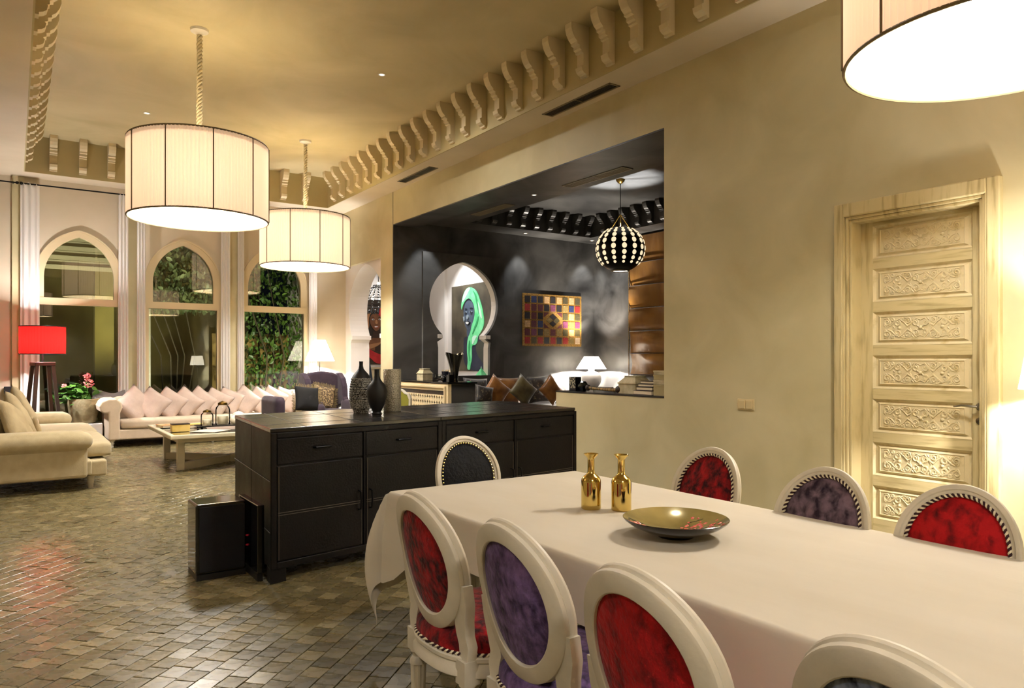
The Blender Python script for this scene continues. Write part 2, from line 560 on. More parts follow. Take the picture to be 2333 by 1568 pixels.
for k, (cx, hw) in enumerate(WINS):
    fr = MB()
    y0, y1 = L - 0.035, L + 0.06
    out, inn = pointed(cx, 0.60, SPR, 0.735), pointed(cx, 0.478, SPR, 0.645)
    n = len(out)
    ring = [(cx - 0.60, ZTR)] + out + [(cx + 0.60, ZTR)] + [(cx + 0.478, ZTR)] + inn[::-1] + [(cx - 0.478, ZTR)]
    fr.prism(ring, XZ, y0, y1)
    fr.box(cx - 0.60, cx + 0.60, y0 - 0.01, y1, ZTR - 0.09, ZTR + 0.02)
    fr.box(cx - 0.60, cx - 0.54, y0, y1, ZS, ZTR - 0.09)
    fr.box(cx + 0.54, cx + 0.60, y0, y1, ZS, ZTR - 0.09)
    fr.box(cx - 0.60, cx + 0.60, y0, y1, ZS, ZS + 0.09)
    win = struct(fr.build('window_%d' % (k + 1), 'frame'), ['tall arched window beside the red lamp', 'tall arched window behind the long sofa', 'tall arched window looking onto ivy'][k])
    MB().prism([(cx - 0.479, ZTR + 0.02), (cx - 0.479, SPR)] + pointed(cx, 0.479, SPR, 0.646)[1:-1] + [(cx + 0.479, SPR), (cx + 0.479, ZTR + 0.02)], XZ, L + 0.02, L + 0.026).build('pane', 'glass', win)
    MB().box(cx - 0.54, cx + 0.54, L + 0.02, L + 0.026, ZS + 0.09, ZTR - 0.09).build('pane', 'glass', win)
    MB().prism([(a, b + 0.01) for a, b in pointed(cx, 0.6, SPR, 0.745)] + [(a, b) for a, b in reversed(pointed(cx, 0.583, SPR, 0.725))], XZ, L - 0.045, L).build('arch_moulding', 'frame', win)
for xp in (0.06, 1.617, 3.205):
    struct(MB().box(xp - 0.075, xp + 0.075, L - 0.05, L, 0.2, SOF).build('trim_8', 'plaster'), 'narrow plaster pilaster between curtains')

# ---- other walls of the big room (behind and left of the camera)
struct(MB().box(LEFT - 0.3, LEFT, BACK, L, 0, ZT).build('wall_left', 'plaster'), 'khaki plaster wall at the far left of the room')
struct(MB().box(LEFT - 0.3, W + WT, BACK - 0.3, BACK, 0, ZT).build('wall_front', 'plaster'), 'khaki plaster wall behind the viewer')

# ---- alcove in charcoal plaster
hs = horseshoe(6.58, 0.70, 2.30, 1.76, 1.69, 1.04, 0.45, 0.53)
poly = [(W, 1.04)] + hs + [(9.95, 1.04), (9.95, 4.2), (W, 4.2)]
na = MB().prism(poly, XZ, NB, NB + 0.02)
na.box(W, 9.95, NB, NB + 0.02, 0, 1.04)
struct(na.build('wall_alcove_back', 'dark'), 'charcoal plaster wall with horseshoe window')
nw = MB().prism([(W + 0.1, 1.04)] + hs + [(8.5, 1.04), (8.5, 4.2), (W + 0.1, 4.2)], XZ, NB + 0.02, NB + 0.17)
nw.box(W + 0.1, 8.5, NB + 0.02, NB + 0.17, 0, 1.04)
struct(nw.build('wall_white_room', 'white'), 'white inner face of the horseshoe window')
pn = MB().prism([(5.76, 1.04)] + hs + [(7.42, 1.04), (7.42, 3.17), (5.76, 3.17)], XZ, NB - 0.05, NB)
struct(pn.build('trim_9', 'dark', bevel=0.006), 'raised charcoal panel around the horseshoe window')
cap = MB()
for s_ in (-1, 1): cap.box(6.58 + s_ * 0.49 - 0.05, 6.58 + s_ * 0.49 + 0.05, NB - 0.055, NB + 0.175, 1.69, 1.76)
struct(cap.build('trim_10', 'white', bevel=0.006), 'capital bands of the horseshoe window')
struct(MB().box(NX, NX + 0.3, 4.6, NB, 0, 4.2).build('wall_alcove_side', 'dark'), 'charcoal plaster far side of the alcove')
struct(MB().box(W + WT, NX, 4.6, 4.75, 0, 4.2).build('wall_alcove_near', 'dark'), 'charcoal plaster near side of the alcove')
ns = MB()
ns.box(W + WT, 6.38, 4.75, NB, NSOF, 4.2); ns.box(9.08, NX, 4.75, NB, NSOF, 4.2)
ns.box(6.38, 9.08, 10.62, NB, NSOF, 4.2); ns.box(6.38, 9.08, 4.75, 5.4, NSOF, 4.2)
ns.box(W + 0.44, W + WT + 0.01, 5.03, NB, 3.575, NSOF)
struct(ns.build('ceiling', 'dark'), 'charcoal border of the alcove ceiling')
struct(MB().box(6.38, 9.08, 5.4, 10.62, NCEIL, 4.2).build('ceiling', 'dark'), 'charcoal raised field of the alcove ceiling')
t11 = struct(MB().box(6.38, 9.08, 10.605, 10.62, NSOF, NCEIL).build('trim_11', 'dark'), 'charcoal frieze with brackets on the alcove back')
t12 = struct(MB().box(9.065, 9.08, 5.4, 10.6, NSOF, NCEIL).build('trim_12', 'dark'), 'charcoal frieze with brackets on the alcove far side')
x = 6.55
while x < 9.0:
    instance(bmd, 'bracket', t11, (x, 10.605, NCEIL - 0.36), (0, 0, -PI / 2)); x += 0.3
y = 6.0
while y < 10.5:
    instance(bmd, 'bracket', t12, (9.065, y, NCEIL - 0.36), (0, 0, PI)); y += 0.3

# ---- white room seen through the arches
wr = MB()
wr.box(8.5, 8.7, NB + 0.17, 17.2, 0, 4.0)
wr.box(W + 0.1, 8.7, 17.0, 17.2, 0, 4.0)
wr.box(W + 0.08, W + WT, L + 0.0, 17.0, 0, 4.0)
struct(wr.build('wall_hall', 'white'), 'white plaster hall behind the arches')
struct(MB().box(W + 0.08, 8.7, NB + 0.02, 17.2, 4.0, 4.1).build('ceiling', 'white'), 'white hall ceiling')
struct(MB().box(8.42, 8.5, 15.15, 15.5, 0, 4.0).build('trim_13', 'white'), 'white pilaster in the hall')

# ---- door
dr = MB()
fx0 = W - 0.045
for a, b, x0 in ((2.085, 2.165, 0), (3.155, 3.225, 0)):
    dr.box(fx0, W + 0.02, a, b, 0, 2.50)
dr.box(fx0, W + 0.02, 2.165, 3.155, 2.40, 2.50)
door = struct(dr.build('door_1', None, bevel=0.008), 'cream carved wooden door in a moulded frame')
M['door'] = mat('distressed_cream_paint', (194, 177, 130), 0.5, col2=(150, 132, 84), nscale=6, lo=0.5, hi=0.74, detail=9, stretch=(1, 0.5, 5), bump=0.05, bscale=50)
M['door2'] = mat('carved_cream_paint', (204, 188, 146), 0.5, col2=(178, 159, 112), nscale=14, lo=0.55, hi=0.75, bump=0.05, bscale=70)
M['door3'] = mat('frame_cream_paint', (194, 177, 130), 0.5, col2=(148, 130, 82), nscale=6, lo=0.5, hi=0.76, detail=9, stretch=(1, 5, 0.5), bump=0.05, bscale=50)
door.data.materials.append(M['door3'])
mo = MB()
for k, (o, d) in enumerate(((0.0, 0.012), (0.022, 0.026), (0.044, 0.008))):
    a, b = 2.155 + o, 3.165 - o
    xm = W - 0.04 + k * 0.016
    mo.box(xm, W + 0.145, a, a + 0.022, 0, 2.42 - o); mo.box(xm, W + 0.145, b - 0.022, b, 0, 2.42 - o)
    mo.box(xm, W + 0.145, a + 0.022, b - 0.022, 2.398 - o, 2.42 - o)
mo.build('frame_moulding', 'door3', door, bevel=0.005)
LX = W + 0.115       # front of the leaf
leaf = MB(); leaf.box(LX + 0.021, LX + 0.055, 2.22, 3.10, 0.0, 2.36)
lf = leaf.build('door_leaf', 'door', door)
PY0, PY1 = 2.315, 3.005
zs = [0.13, 0.455, 0.78, 1.105, 1.43, 1.755, 2.08]
PH = 0.245
st = MB()
st.box(LX, LX + 0.02, 2.22, PY0, 0, 2.36)
st2 = MB().box(LX, LX + 0.02, PY1, 3.10, 0, 2.36)
st.build('stile', 'door3', door, bevel=0.003); st2.build('stile', 'door3', door, bevel=0.003)
prev = 0
for z in zs + [2.36 + 0.0]:
    MB().box(LX + 0.001, LX + 0.02, PY0, PY1, prev, z if z < 2.3 else 2.36).build('rail', 'door', door, bevel=0.003)
    prev = z + PH


def relief():
    """arabesque carving: symmetric scrolls, rosettes and leaves, drawn in (y,z), raised towards -x"""
    mb = MB()
    hw, hh = 0.272, 0.078
    def stroke(pts, r):
        n = len(pts)
        rr = [r * (0.55 + 0.45 * math.sin(PI * (i + 0.5) / n)) for i in range(n)]
        mb.tube([(0, a, b) for a, b in pts], rr, 5, cap=True, flat=1.0)
    def spiral(cy, cz, r0, a0, turns, sgn):
        return [(cy + (r0 * (1 - 0.75 * t / 16)) * math.cos(a0 + sgn * turns * 2 * PI * t / 16), cz + (r0 * (1 - 0.75 * t / 16)) * math.sin(a0 + sgn * turns * 2 * PI * t / 16)) for t in range(17)]
    for sy in (-1, 1):
        for sz in (-1, 1):
            for cy, cz, r, a0 in ((0.243, 0.045, 0.026, 2.6), (0.165, 0.036, 0.028, 0.4), (0.035, 0.034, 0.024, 1.9), (0.092, 0.052, 0.02, 2.4), (0.20, 0.062, 0.014, 0.2), (0.128, 0.062, 0.014, 1.5)):
                stroke([(sy * a, sz * b) for a, b in spiral(cy, cz, r, a0, 1.35, 1)], 0.0075)
            stroke([(sy * a, sz * b) for a, b in ((0.235, 0.012), (0.21, 0.02), (0.185, 0.045), (0.15, 0.066), (0.115, 0.04), (0.09, 0.012), (0.06, 0.03), (0.03, 0.068), (0.0, 0.055))], 0.008)
            stroke([(sy * a, sz * b) for a, b in ((0.075, 0.0), (0.06, 0.03), (0.075, 0.07), (0.095, 0.074))], 0.006)
            stroke([(sy * a, sz * b) for a, b in ((0.262, 0.07), (0.235, 0.075), (0.215, 0.045), (0.25, 0.01))], 0.006)
            for ly, lz, an in ((0.145, 0.0, 0.6), (0.11, 0.075, 0.2), (0.19, 0.01, 0.9), (0.055, 0.06, 2.2), (0.258, 0.022, 1.2), (0.018, 0.012, 0.8)):
                u = Vector((math.cos(an), math.sin(an))) * 0.017
                pts = [(0, sy * (ly - u.x), sz * (lz - u.y)), (-0.004, sy * (ly - u.y * 0.45), sz * (lz + u.x * 0.45)), (0, sy * (ly + u.x), sz * (lz + u.y)), (-0.004, sy * (ly + u.y * 0.45), sz * (lz - u.x * 0.45)), (-0.009, sy * ly, sz * lz)]
                mb.add(pts, [(0, 1, 4), (1, 2, 4), (2, 3, 4), (3, 0, 4)])
    mb.ball((0, 0, 0), 0.014, 8, 6); mb.ball((0, 0.15, 0), 0.013, 8, 6); mb.ball((0, -0.15, 0), 0.013, 8, 6)
    return mb.mesh('carving', 'door2', smooth=True, sharp=60)


rel = relief()
pm = MB()
h, w2 = PH / 2, (PY1 - PY0) / 2
def ringquad(mb, w0, h0, x0, w1, h1, x1):
    a = [(x0, -w0, -h0), (x0, w0, -h0), (x0, w0, h0), (x0, -w0, h0)]
    b = [(x1, -w1, -h1), (x1, w1, -h1), (x1, w1, h1), (x1, -w1, h1)]
    mb.add(a + b, [(i, (i + 1) % 4, 4 + (i + 1) % 4, 4 + i) for i in range(4)])
ringquad(pm, w2, h, 0.0, w2 - 0.016, h - 0.016, 0.02)
ringquad(pm, w2 - 0.016, h - 0.016, 0.02, w2 - 0.03, h - 0.022, 0.02)
ringquad(pm, w2 - 0.03, h - 0.022, 0.02, w2 - 0.052, h - 0.036, 0.004)
ringquad(pm, w2 - 0.052, h - 0.036, 0.004, w2 - 0.056, h - 0.04, 0.009)
a, b = w2 - 0.056, h - 0.04
pm.add([(0.009, -a, -b), (0.009, a, -b), (0.009, a, b), (0.009, -a, b)], [(0, 1, 2, 3)])
pme = pm.mesh('carved_panel', 'door2')
for z in zs:
    p = instance(pme, 'carved_panel', door, (LX, (PY0 + PY1) / 2, z + PH / 2))
    instance(rel, 'carving', p, (0.009, 0, 0), (0, 0, 0))
hd = MB().lathe([(0.027, 0), (0.027, 0.006), (0.012, 0.01), (0.011, 0.05)], 16)
hd.xf(Matrix.Translation((LX, 2.265, 1.005)) @ Matrix.Rotation(-PI / 2, 4, 'Y'))
hd.tube([(LX - 0.045, 2.265, 1.005), (LX - 0.052, 2.30, 1.008), (LX - 0.054, 2.36, 1.012), (LX - 0.05, 2.41, 1.002)], [0.009, 0.009, 0.008, 0.006], 8)
hdl = hd.build('handle', 'steel', door, smooth=True); hdl['label'] = 'curved steel lever handle'
es = MB().lathe([(0.027, 0), (0.027, 0.006), (0.01, 0.008), (0.008, 0.004)], 16)
es.xf(Matrix.Translation((LX, 2.265, 0.91)) @ Matrix.Rotation(-PI / 2, 4, 'Y'))
es.build('keyhole_plate', 'steel', door, smooth=True)

# ================================================================== DINING GROUP
TX0, TX1, TY0, TY1, TZ = 1.375, 2.42, 0.12, 2.96, 0.74

tb = thing('dining_table', 'long dining table hidden under a cream cloth', 'table', ((TX0 + TX1) / 2, (TY0 + TY1) / 2, 0))
hx, hy = (TX1 - TX0) / 2, (TY1 - TY0) / 2
MB().box(-hx + 0.006, hx - 0.006, -hy + 0.006, hy - 0.006, TZ - 0.04, TZ - 0.006).build('tabletop', 'wood_dark', tb)
MB().box(-hx + 0.12, hx - 0.12, -hy + 0.12, hy - 0.12, TZ - 0.13, TZ - 0.04).build('apron', 'wood_dark', tb)
lg = MB().lathe([(0.03, 0), (0.035, 0.02), (0.03, 0.05), (0.045, 0.45), (0.05, 0.55), (0.04, 0.57), (0.05, 0.60), (0.05, 0.64)], 14).mesh('leg', 'wood_dark', smooth=True)
for sx in (-1, 1):
    for sy in (-1, 1):
        instance(lg, 'leg', tb, (sx * (hx - 0.17), sy * (hy - 0.17), 0))


def cloth_point(u, v, hx, hy, ox, oy):
    """u,v in metres on the flat cloth, measured from the table centre"""
    ex, ey = max(0, abs(u) - hx), max(0, abs(v) - hy)
    sx, sy = (1 if u > 0 else -1), (1 if v > 0 else -1)
    x, y = min(abs(u), hx) * sx, min(abs(v), hy) * sy
    d = math.hypot(ex, ey)
    if d < 1e-9: return (x, y, TZ)
    th = math.atan2(ey, ex)
    r = 0.012
    if d < r * PI / 2:
        out, dz = r * math.sin(d / r), r * (1 - math.cos(d / r))
    else:
        out, dz = r + 0.05 * (d - r), r + (d - r * PI / 2)
    fold = math.sin(2 * th)
    near = max(0.0, 1 - (hy - min(abs(v), hy)) / 0.42) if ex > 0 else max(0.0, 1 - (hx - min(abs(u), hx)) / 0.42)
    near = near * near * (3 - 2 * near)
    dmax = math.hypot(HX * math.cos(th), HY * math.sin(th)) * (1 + 0.32 * fold)
    dz *= 1 + 1.15 * near + 0.05 * fold
    out += fold * 0.10 * math.sin(PI * min(1, d / dmax) * 0.86) + 0.02 * near * min(1, d / 0.1) * (1 - fold)
    wob = 0.006 * math.sin(9 * (u if ey > 0 else v) + 1.3) * min(1, d / 0.1) * (1 - fold)
    return (x + sx * math.cos(th) * (out + wob), y + sy * math.sin(th) * (out + wob), TZ - dz)


cm = MB()
HX, HY = 0.19, 0.21
def axis(h, o):
    a = [-h - o + o * k / 20 for k in range(20)] + [-h + 0.004 * k for k in range(2)]
    return a + [-h + 0.02 + (2 * h - 0.04) * k / 30 for k in range(31)] + [-q for q in reversed(a)]
ua, va = axis(hx, HX), axis(hy, HY)
cm.grid(len(ua), len(va), lambda i, j: cloth_point(ua[round(i * (len(ua) - 1))], va[round(j * (len(va) - 1))], hx, hy, HX, HY))
tc_ = cm.build('tablecloth', 'cloth', smooth=True, sharp=80, loc=((TX0 + TX1) / 2, (TY0 + TY1) / 2, 0))
tag(tc_, 'cream linen tablecloth draped over the dining table', 'tablecloth')

# ---- oval-back chairs
CA, CB = 0.161, 0.186
BT = Matrix.Translation((0, -0.235, 0.715)) @ Matrix.Rotation(math.radians(12), 4, 'X')


def ell(rho, th, d):
    x = (CA + rho) * math.cos(th)
    return (x, d + 0.9 * x * x, (CB + rho) * math.sin(th))      # back curved round the sitter


def seat_outline(k, th):
    c, s = math.cos(th), math.sin(th)
    e = 0.74
    x = 0.228 * abs(c) ** e * (1 if c > 0 else -1)
    y = 0.222 * abs(s) ** e * (1 if s > 0 else -1)
    x *= 1 + 0.10 * (y / 0.222)
    return x * k, y * k


def chair_meshes():
    m = {}
    prof = [(-0.025, -0.016), (-0.022, -0.018), (0.016, -0.018), (0.021, -0.015), (0.023, -0.006), (0.020, -0.001), (0.026, 0.003), (0.028, 0.009), (0.026, 0.016), (0.020, 0.019), (0.011, 0.019), (0.008, 0.014), (-0.002, 0.014), (-0.008, 0.006), (-0.025, 0.002)]
    b = MB(); b.grid(56, len(prof), lambda u, v: ell(prof[round(v * len(prof)) % len(prof)][0], 2 * PI * u, prof[round(v * len(prof)) % len(prof)][1]), cu=True, cv=True)
    m['frame'] = b.xf(BT).mesh('back_frame', 'chair_paint', smooth=True, sharp=32)
    for nm, d0, dd, ins in (('front', 0.006, 0.032, -0.008), ('rear', -0.008, -0.008, -0.02)):
        b = MB(); b.grid(40, 9, lambda u, v: ((CA + ins) * v * math.cos(2 * PI * u), d0 + dd * (1 - v ** 2.6) + 0.9 * ((CA + ins) * v * math.cos(2 * PI * u)) ** 2, (CB + ins) * v * math.sin(2 * PI * u)), cu=True)
        m[nm] = b.xf(BT)
    for k, (nm, colr) in enumerate((('a', 'cord_cream'), ('b', 'cord_red'))):
        b = MB(); pts = []
        N, T = 360, 62
        for i in range(N):
            th = 2 * PI * i / N; ph = T * th + k * PI
            pts.append(Vector(ell(-0.008 + 0.0036 * math.cos(ph), th, 0.015 + 0.0036 * math.sin(ph))))
        b.tube(pts, 0.0038, 4, closed=True); m['pipe' + nm] = b.xf(BT).mesh('piping', colr, smooth=True, sharp=89)
        b = MB(); pts = []
        for i in range(N):
            th = 2 * PI * i / N; ph = T * th + k * PI
            x, y = seat_outline(1.0 + 0.014 * math.cos(ph), th)
            pts.append((x, y, 0.468 + 0.0034 * math.sin(ph)))
        b.tube(pts, 0.0036, 4, closed=True); m['spipe' + nm] = b.mesh('seat_piping', colr, smooth=True, sharp=89)
    b = MB()
    for i in range(64):
        th = 2 * PI * i / 64; b.ball(ell(-0.011, th, 0.016), 0.0045, 6, 4)
    m['nails'] = b.xf(BT).mesh('nailheads', 'brass', smooth=True)
    b = MB(); b.grid(48, 12, lambda u, v: (*seat_outline(max(0.001, min(1, 1.0 * math.sin(v * PI / 2) ** 0.6)) * (1 - 0.0), 2 * PI * u), 0.466 + 0.078 * (math.cos(v * PI / 2)) ** 0.5), cu=True)
    m['seat'] = b
    rp = [(0.93, 0.466), (1.0, 0.466), (1.03, 0.458), (1.03, 0.448), (1.01, 0.442), (1.02, 0.428), (1.04, 0.42), (1.04, 0.405), (1.0, 0.398), (0.90, 0.398)]
    b = MB(); b.grid(48, len(rp), lambda u, v: (*seat_outline(rp[round(v * (len(rp) - 1))][0], 2 * PI * u), rp[round(v * (len(rp) - 1))][1]), cu=True)
    m['rail'] = b.mesh('seat_rail', 'chair_paint', smooth=True, sharp=35)
    for s in (-1, 1):
        b = MB()
        p = [BT @ Vector((s * 0.180, 0.03, -0.045)), BT @ Vector((s * 0.166, 0.026, -0.105)), BT @ Vector((s * 0.150, 0.02, -0.155)), Vector((s * 0.148, -0.178, 0.525)), Vector((s * 0.160, -0.176, 0.495)), Vector((s * 0.160, -0.176, 0.46)), Vector((s * 0.156, -0.176, 0.40))]
        ws = [0.012, 0.026, 0.030, 0.026, 0.026, 0.020, 0.020]
        vv = []
        for q, w in zip(p, ws):
            vv += [q + Vector((-w, -0.016, 0)), q + Vector((w, -0.016, 0)), q + Vector((w, 0.016, 0)), q + Vector((-w, 0.016, 0))]
        fs = [(i * 4 + j, i * 4 + (j + 1) % 4, i * 4 + 4 + (j + 1) % 4, i * 4 + 4 + j) for i in range(6) for j in range(4)] + [(0, 1, 2, 3), (24, 25, 26, 27)]
        b.add(vv, fs); m['post%d' % s] = b.mesh('back_post', 'chair_paint', smooth=True, sharp=50)
    b = MB(); b.box(-0.026, 0.026, -0.026, 0.026, 0.385, 0.455)
    b.lathe([(0.0, 0.388), (0.024, 0.388), (0.026, 0.38), (0.02, 0.374), (0.018, 0.364), (0.027, 0.352), (0.028, 0.34)], 16)
    b.lathe([(0.0275, 0.342), (0.0265, 0.33), (0.016, 0.06), (0.014, 0.045)], 24, flute=8, famt=0.16)
    b.lathe([(0.014, 0.046), (0.02, 0.036), (0.017, 0.026), (0.012, 0.012), (0.014, 0.0)], 12)
    m['leg'] = b.mesh('leg', 'chair_paint', smooth=True, sharp=40)
    return m


CM = chair_meshes()


def chair(label, x, y, rz, vel, nails=False, group='oval-back dining chairs around the table'):
    t = thing('dining_chair', label, 'chair', (x, y, 0), rz, group)
    mv = M[vel]
    for nm in ('seat', 'front', 'rear'):
        me = CM[nm].mesh({'seat': 'seat', 'front': 'backrest', 'rear': 'backrest_rear'}[nm], mv, smooth=True, sharp=80)
        instance(me, {'seat': 'seat', 'front': 'backrest', 'rear': 'backrest_rear'}[nm], t)
    instance(CM['frame'], 'back_frame', t)
    instance(CM['rail'], 'seat_rail', t)
    for s in (-1, 1):
        instance(CM['post%d' % s], 'back_post', t)
        instance(CM['leg'], 'leg', t, (s * 0.156, -0.175, 0))
        instance(CM['leg'], 'leg', t, (s * 0.188, 0.165, 0))
    if nails:
        instance(CM['nails'], 'nailheads', t)
    else:
        instance(CM['pipea'], 'piping', t); instance(CM['pipeb'], 'piping', t)
    instance(CM['spipea'], 'seat_piping', t); instance(CM['spipeb'], 'seat_piping', t)
    return t


XL = 1.285
chair('cream oval-back chair in deep red velvet by the hanging cloth corner', 1.26, 1.97, -PI / 2, 'v_red')
chair('cream oval-back chair in violet velvet, seen from behind', 1.27, 1.505, -PI / 2, 'v_purple')
chair('cream oval-back chair in bright red velvet, seen from behind in the foreground', 1.245, 1.03, -PI / 2, 'v_red2')
chair('cream oval-back chair in silvery navy velvet at the bottom edge of the picture', 1.28, 0.55, -PI / 2, 'v_navy')
chair('cream oval-back chair in red velvet across the table, left of the door', 2.345, 2.205, PI / 2, 'v_red')
chair('cream oval-back chair in greyish aubergine velvet in front of the door', 2.21, 1.555, PI / 2, 'v_grey')
chair('cream oval-back chair in red velvet nearest the right edge', 2.21, 1.095, PI / 2, 'v_red2')
chair('cream oval-back chair in black velvet with brass nails at the head of the table', 1.92, 3.0, PI, 'v_black', True)

# ---- gold bottle vases and lacquer bowl
gp = [(0.0, 0.002), (0.036, 0.0), (0.039, 0.004), (0.0385, 0.02), (0.0385, 0.105), (0.037, 0.115), (0.03, 0.126), (0.019, 0.134), (0.0145, 0.140), (0.0135, 0.15), (0.0135, 0.192), (0.015, 0.198), (0.028, 0.211), (0.029, 0.214), (0.026, 0.212), (0.012, 0.199), (0.010, 0.19), (0.010, 0.15)]
for x, y, lb in ((1.857, 2.172, 'gold mirror bottle vase further from the bowl'), (1.935, 2.085, 'gold mirror bottle vase nearer the bowl')):
    tag(MB().lathe(gp, 40, cap=False).build('bottle_vase', 'gold', smooth=True, loc=(x, y, TZ + 0.001), sharp=50), lb, 'vase', 'gold bottle vases')
bw = thing('lacquer_bowl', 'wide shallow bowl, gold inside with red blossoms, dark outside', 'bowl', (1.795, 1.675, TZ + 0.001))
M['bowl_in'] = mat('gold_lacquer', (132, 116, 62), 0.16, 0.35, col2=(168, 148, 88), nscale=8, lo=0.3, hi=0.7, detail=5, coat=0.6)
M['bowl_out'] = mat('black_lacquer', (22, 14, 12), 0.15, coat=0.6)
R_ = 0.17
def bowl_z(r): return 0.014 + 0.048 * (r / R_) ** 2.2
MB().lathe([(0, bowl_z(0))] + [(R_ * k / 14, bowl_z(R_ * k / 14)) for k in range(1, 15)], 56, cap=False).build('inside', 'bowl_in', bw, smooth=True)
MB().lathe([(0.0, 0.0), (0.058, 0.0), (0.06, 0.006), (0.1, 0.018), (0.145, 0.038), (0.167, 0.054), (0.1715, 0.061), (R_, bowl_z(R_))], 56, cap=False).build('outside', 'bowl_out', bw, smooth=True)
M['blossom'] = mat('red_blossom', (196, 60, 52), 0.3, col2=(226, 120, 100), nscale=60, coat=0.5)
M['twig'] = mat('dark_twig', (46, 44, 22), 0.3)
bl, tw = MB(), MB()
rb = random.Random(11)
for cx, cy, n, sp in ((0.035, -0.03, 26, 0.022), (-0.005, -0.01, 12, 0.014), (0.075, -0.075, 20, 0.022), (0.1, 0.0, 14, 0.018), (-0.105, 0.05, 34, 0.02), (-0.125, -0.03, 24, 0.018), (-0.03, -0.11, 14, 0.018), (0.03, -0.13, 14, 0.016), (-0.09, 0.09, 14, 0.016)):
    for _ in range(n):
        x, y = cx + rb.gauss(0, sp), cy + rb.gauss(0, sp)
        if math.hypot(x, y) > 0.16: continue
        r0 = rb.uniform(0.005, 0.009); z = bowl_z(math.hypot(x, y)) + 0.0012
        bl.add([(x, y, z + 0.001)] + [(x + r0 * (1 if k % 2 else 0.6) * math.cos(k * PI / 5), y + r0 * (1 if k % 2 else 0.6) * math.sin(k * PI / 5), bowl_z(math.hypot(x + r0 * math.cos(k * PI / 5), y + r0 * math.sin(k * PI / 5))) + 0.001) for k in range(10)], [(0, k + 1, (k + 1) % 10 + 1) for k in range(10)])
    pts = [(cx + 0.05 * t - 0.03, cy + 0.02 * math.sin(4 * t) + 0.015 * t, 0) for t in (0, 0.4, 0.8, 1.2)]
    pts = [(x, y, bowl_z(min(0.168, math.hypot(x, y))) + 0.0008) for x, y, _ in pts if math.hypot(x, y) < 0.163]
    if len(pts) > 1: tw.tube(pts, 0.0009, 4)
o = bl.build('blossoms', 'blossom', bw); o['label'] = 'painted red blossoms'
tw.build('twigs', 'twig', bw)

# ================================================================== SIDEBOARDS
A_, B_, C_, D_ = Vector((1.245, 4.335)), Vector((3.93, 4.80)), Vector((3.96, 6.05)), Vector((1.335, 5.545))
SZ = 0.915
lerp = lambda a, b, t: a + (b - a) * t
ST = 0.468   # seam between the two units along the front
DT = 0.49    # seam between front and back units


def quad_unit(mb, q, z0, z1):
    mb.hexa([(p.x, p.y, z0) for p in q] + [(p.x, p.y, z1) for p in q])


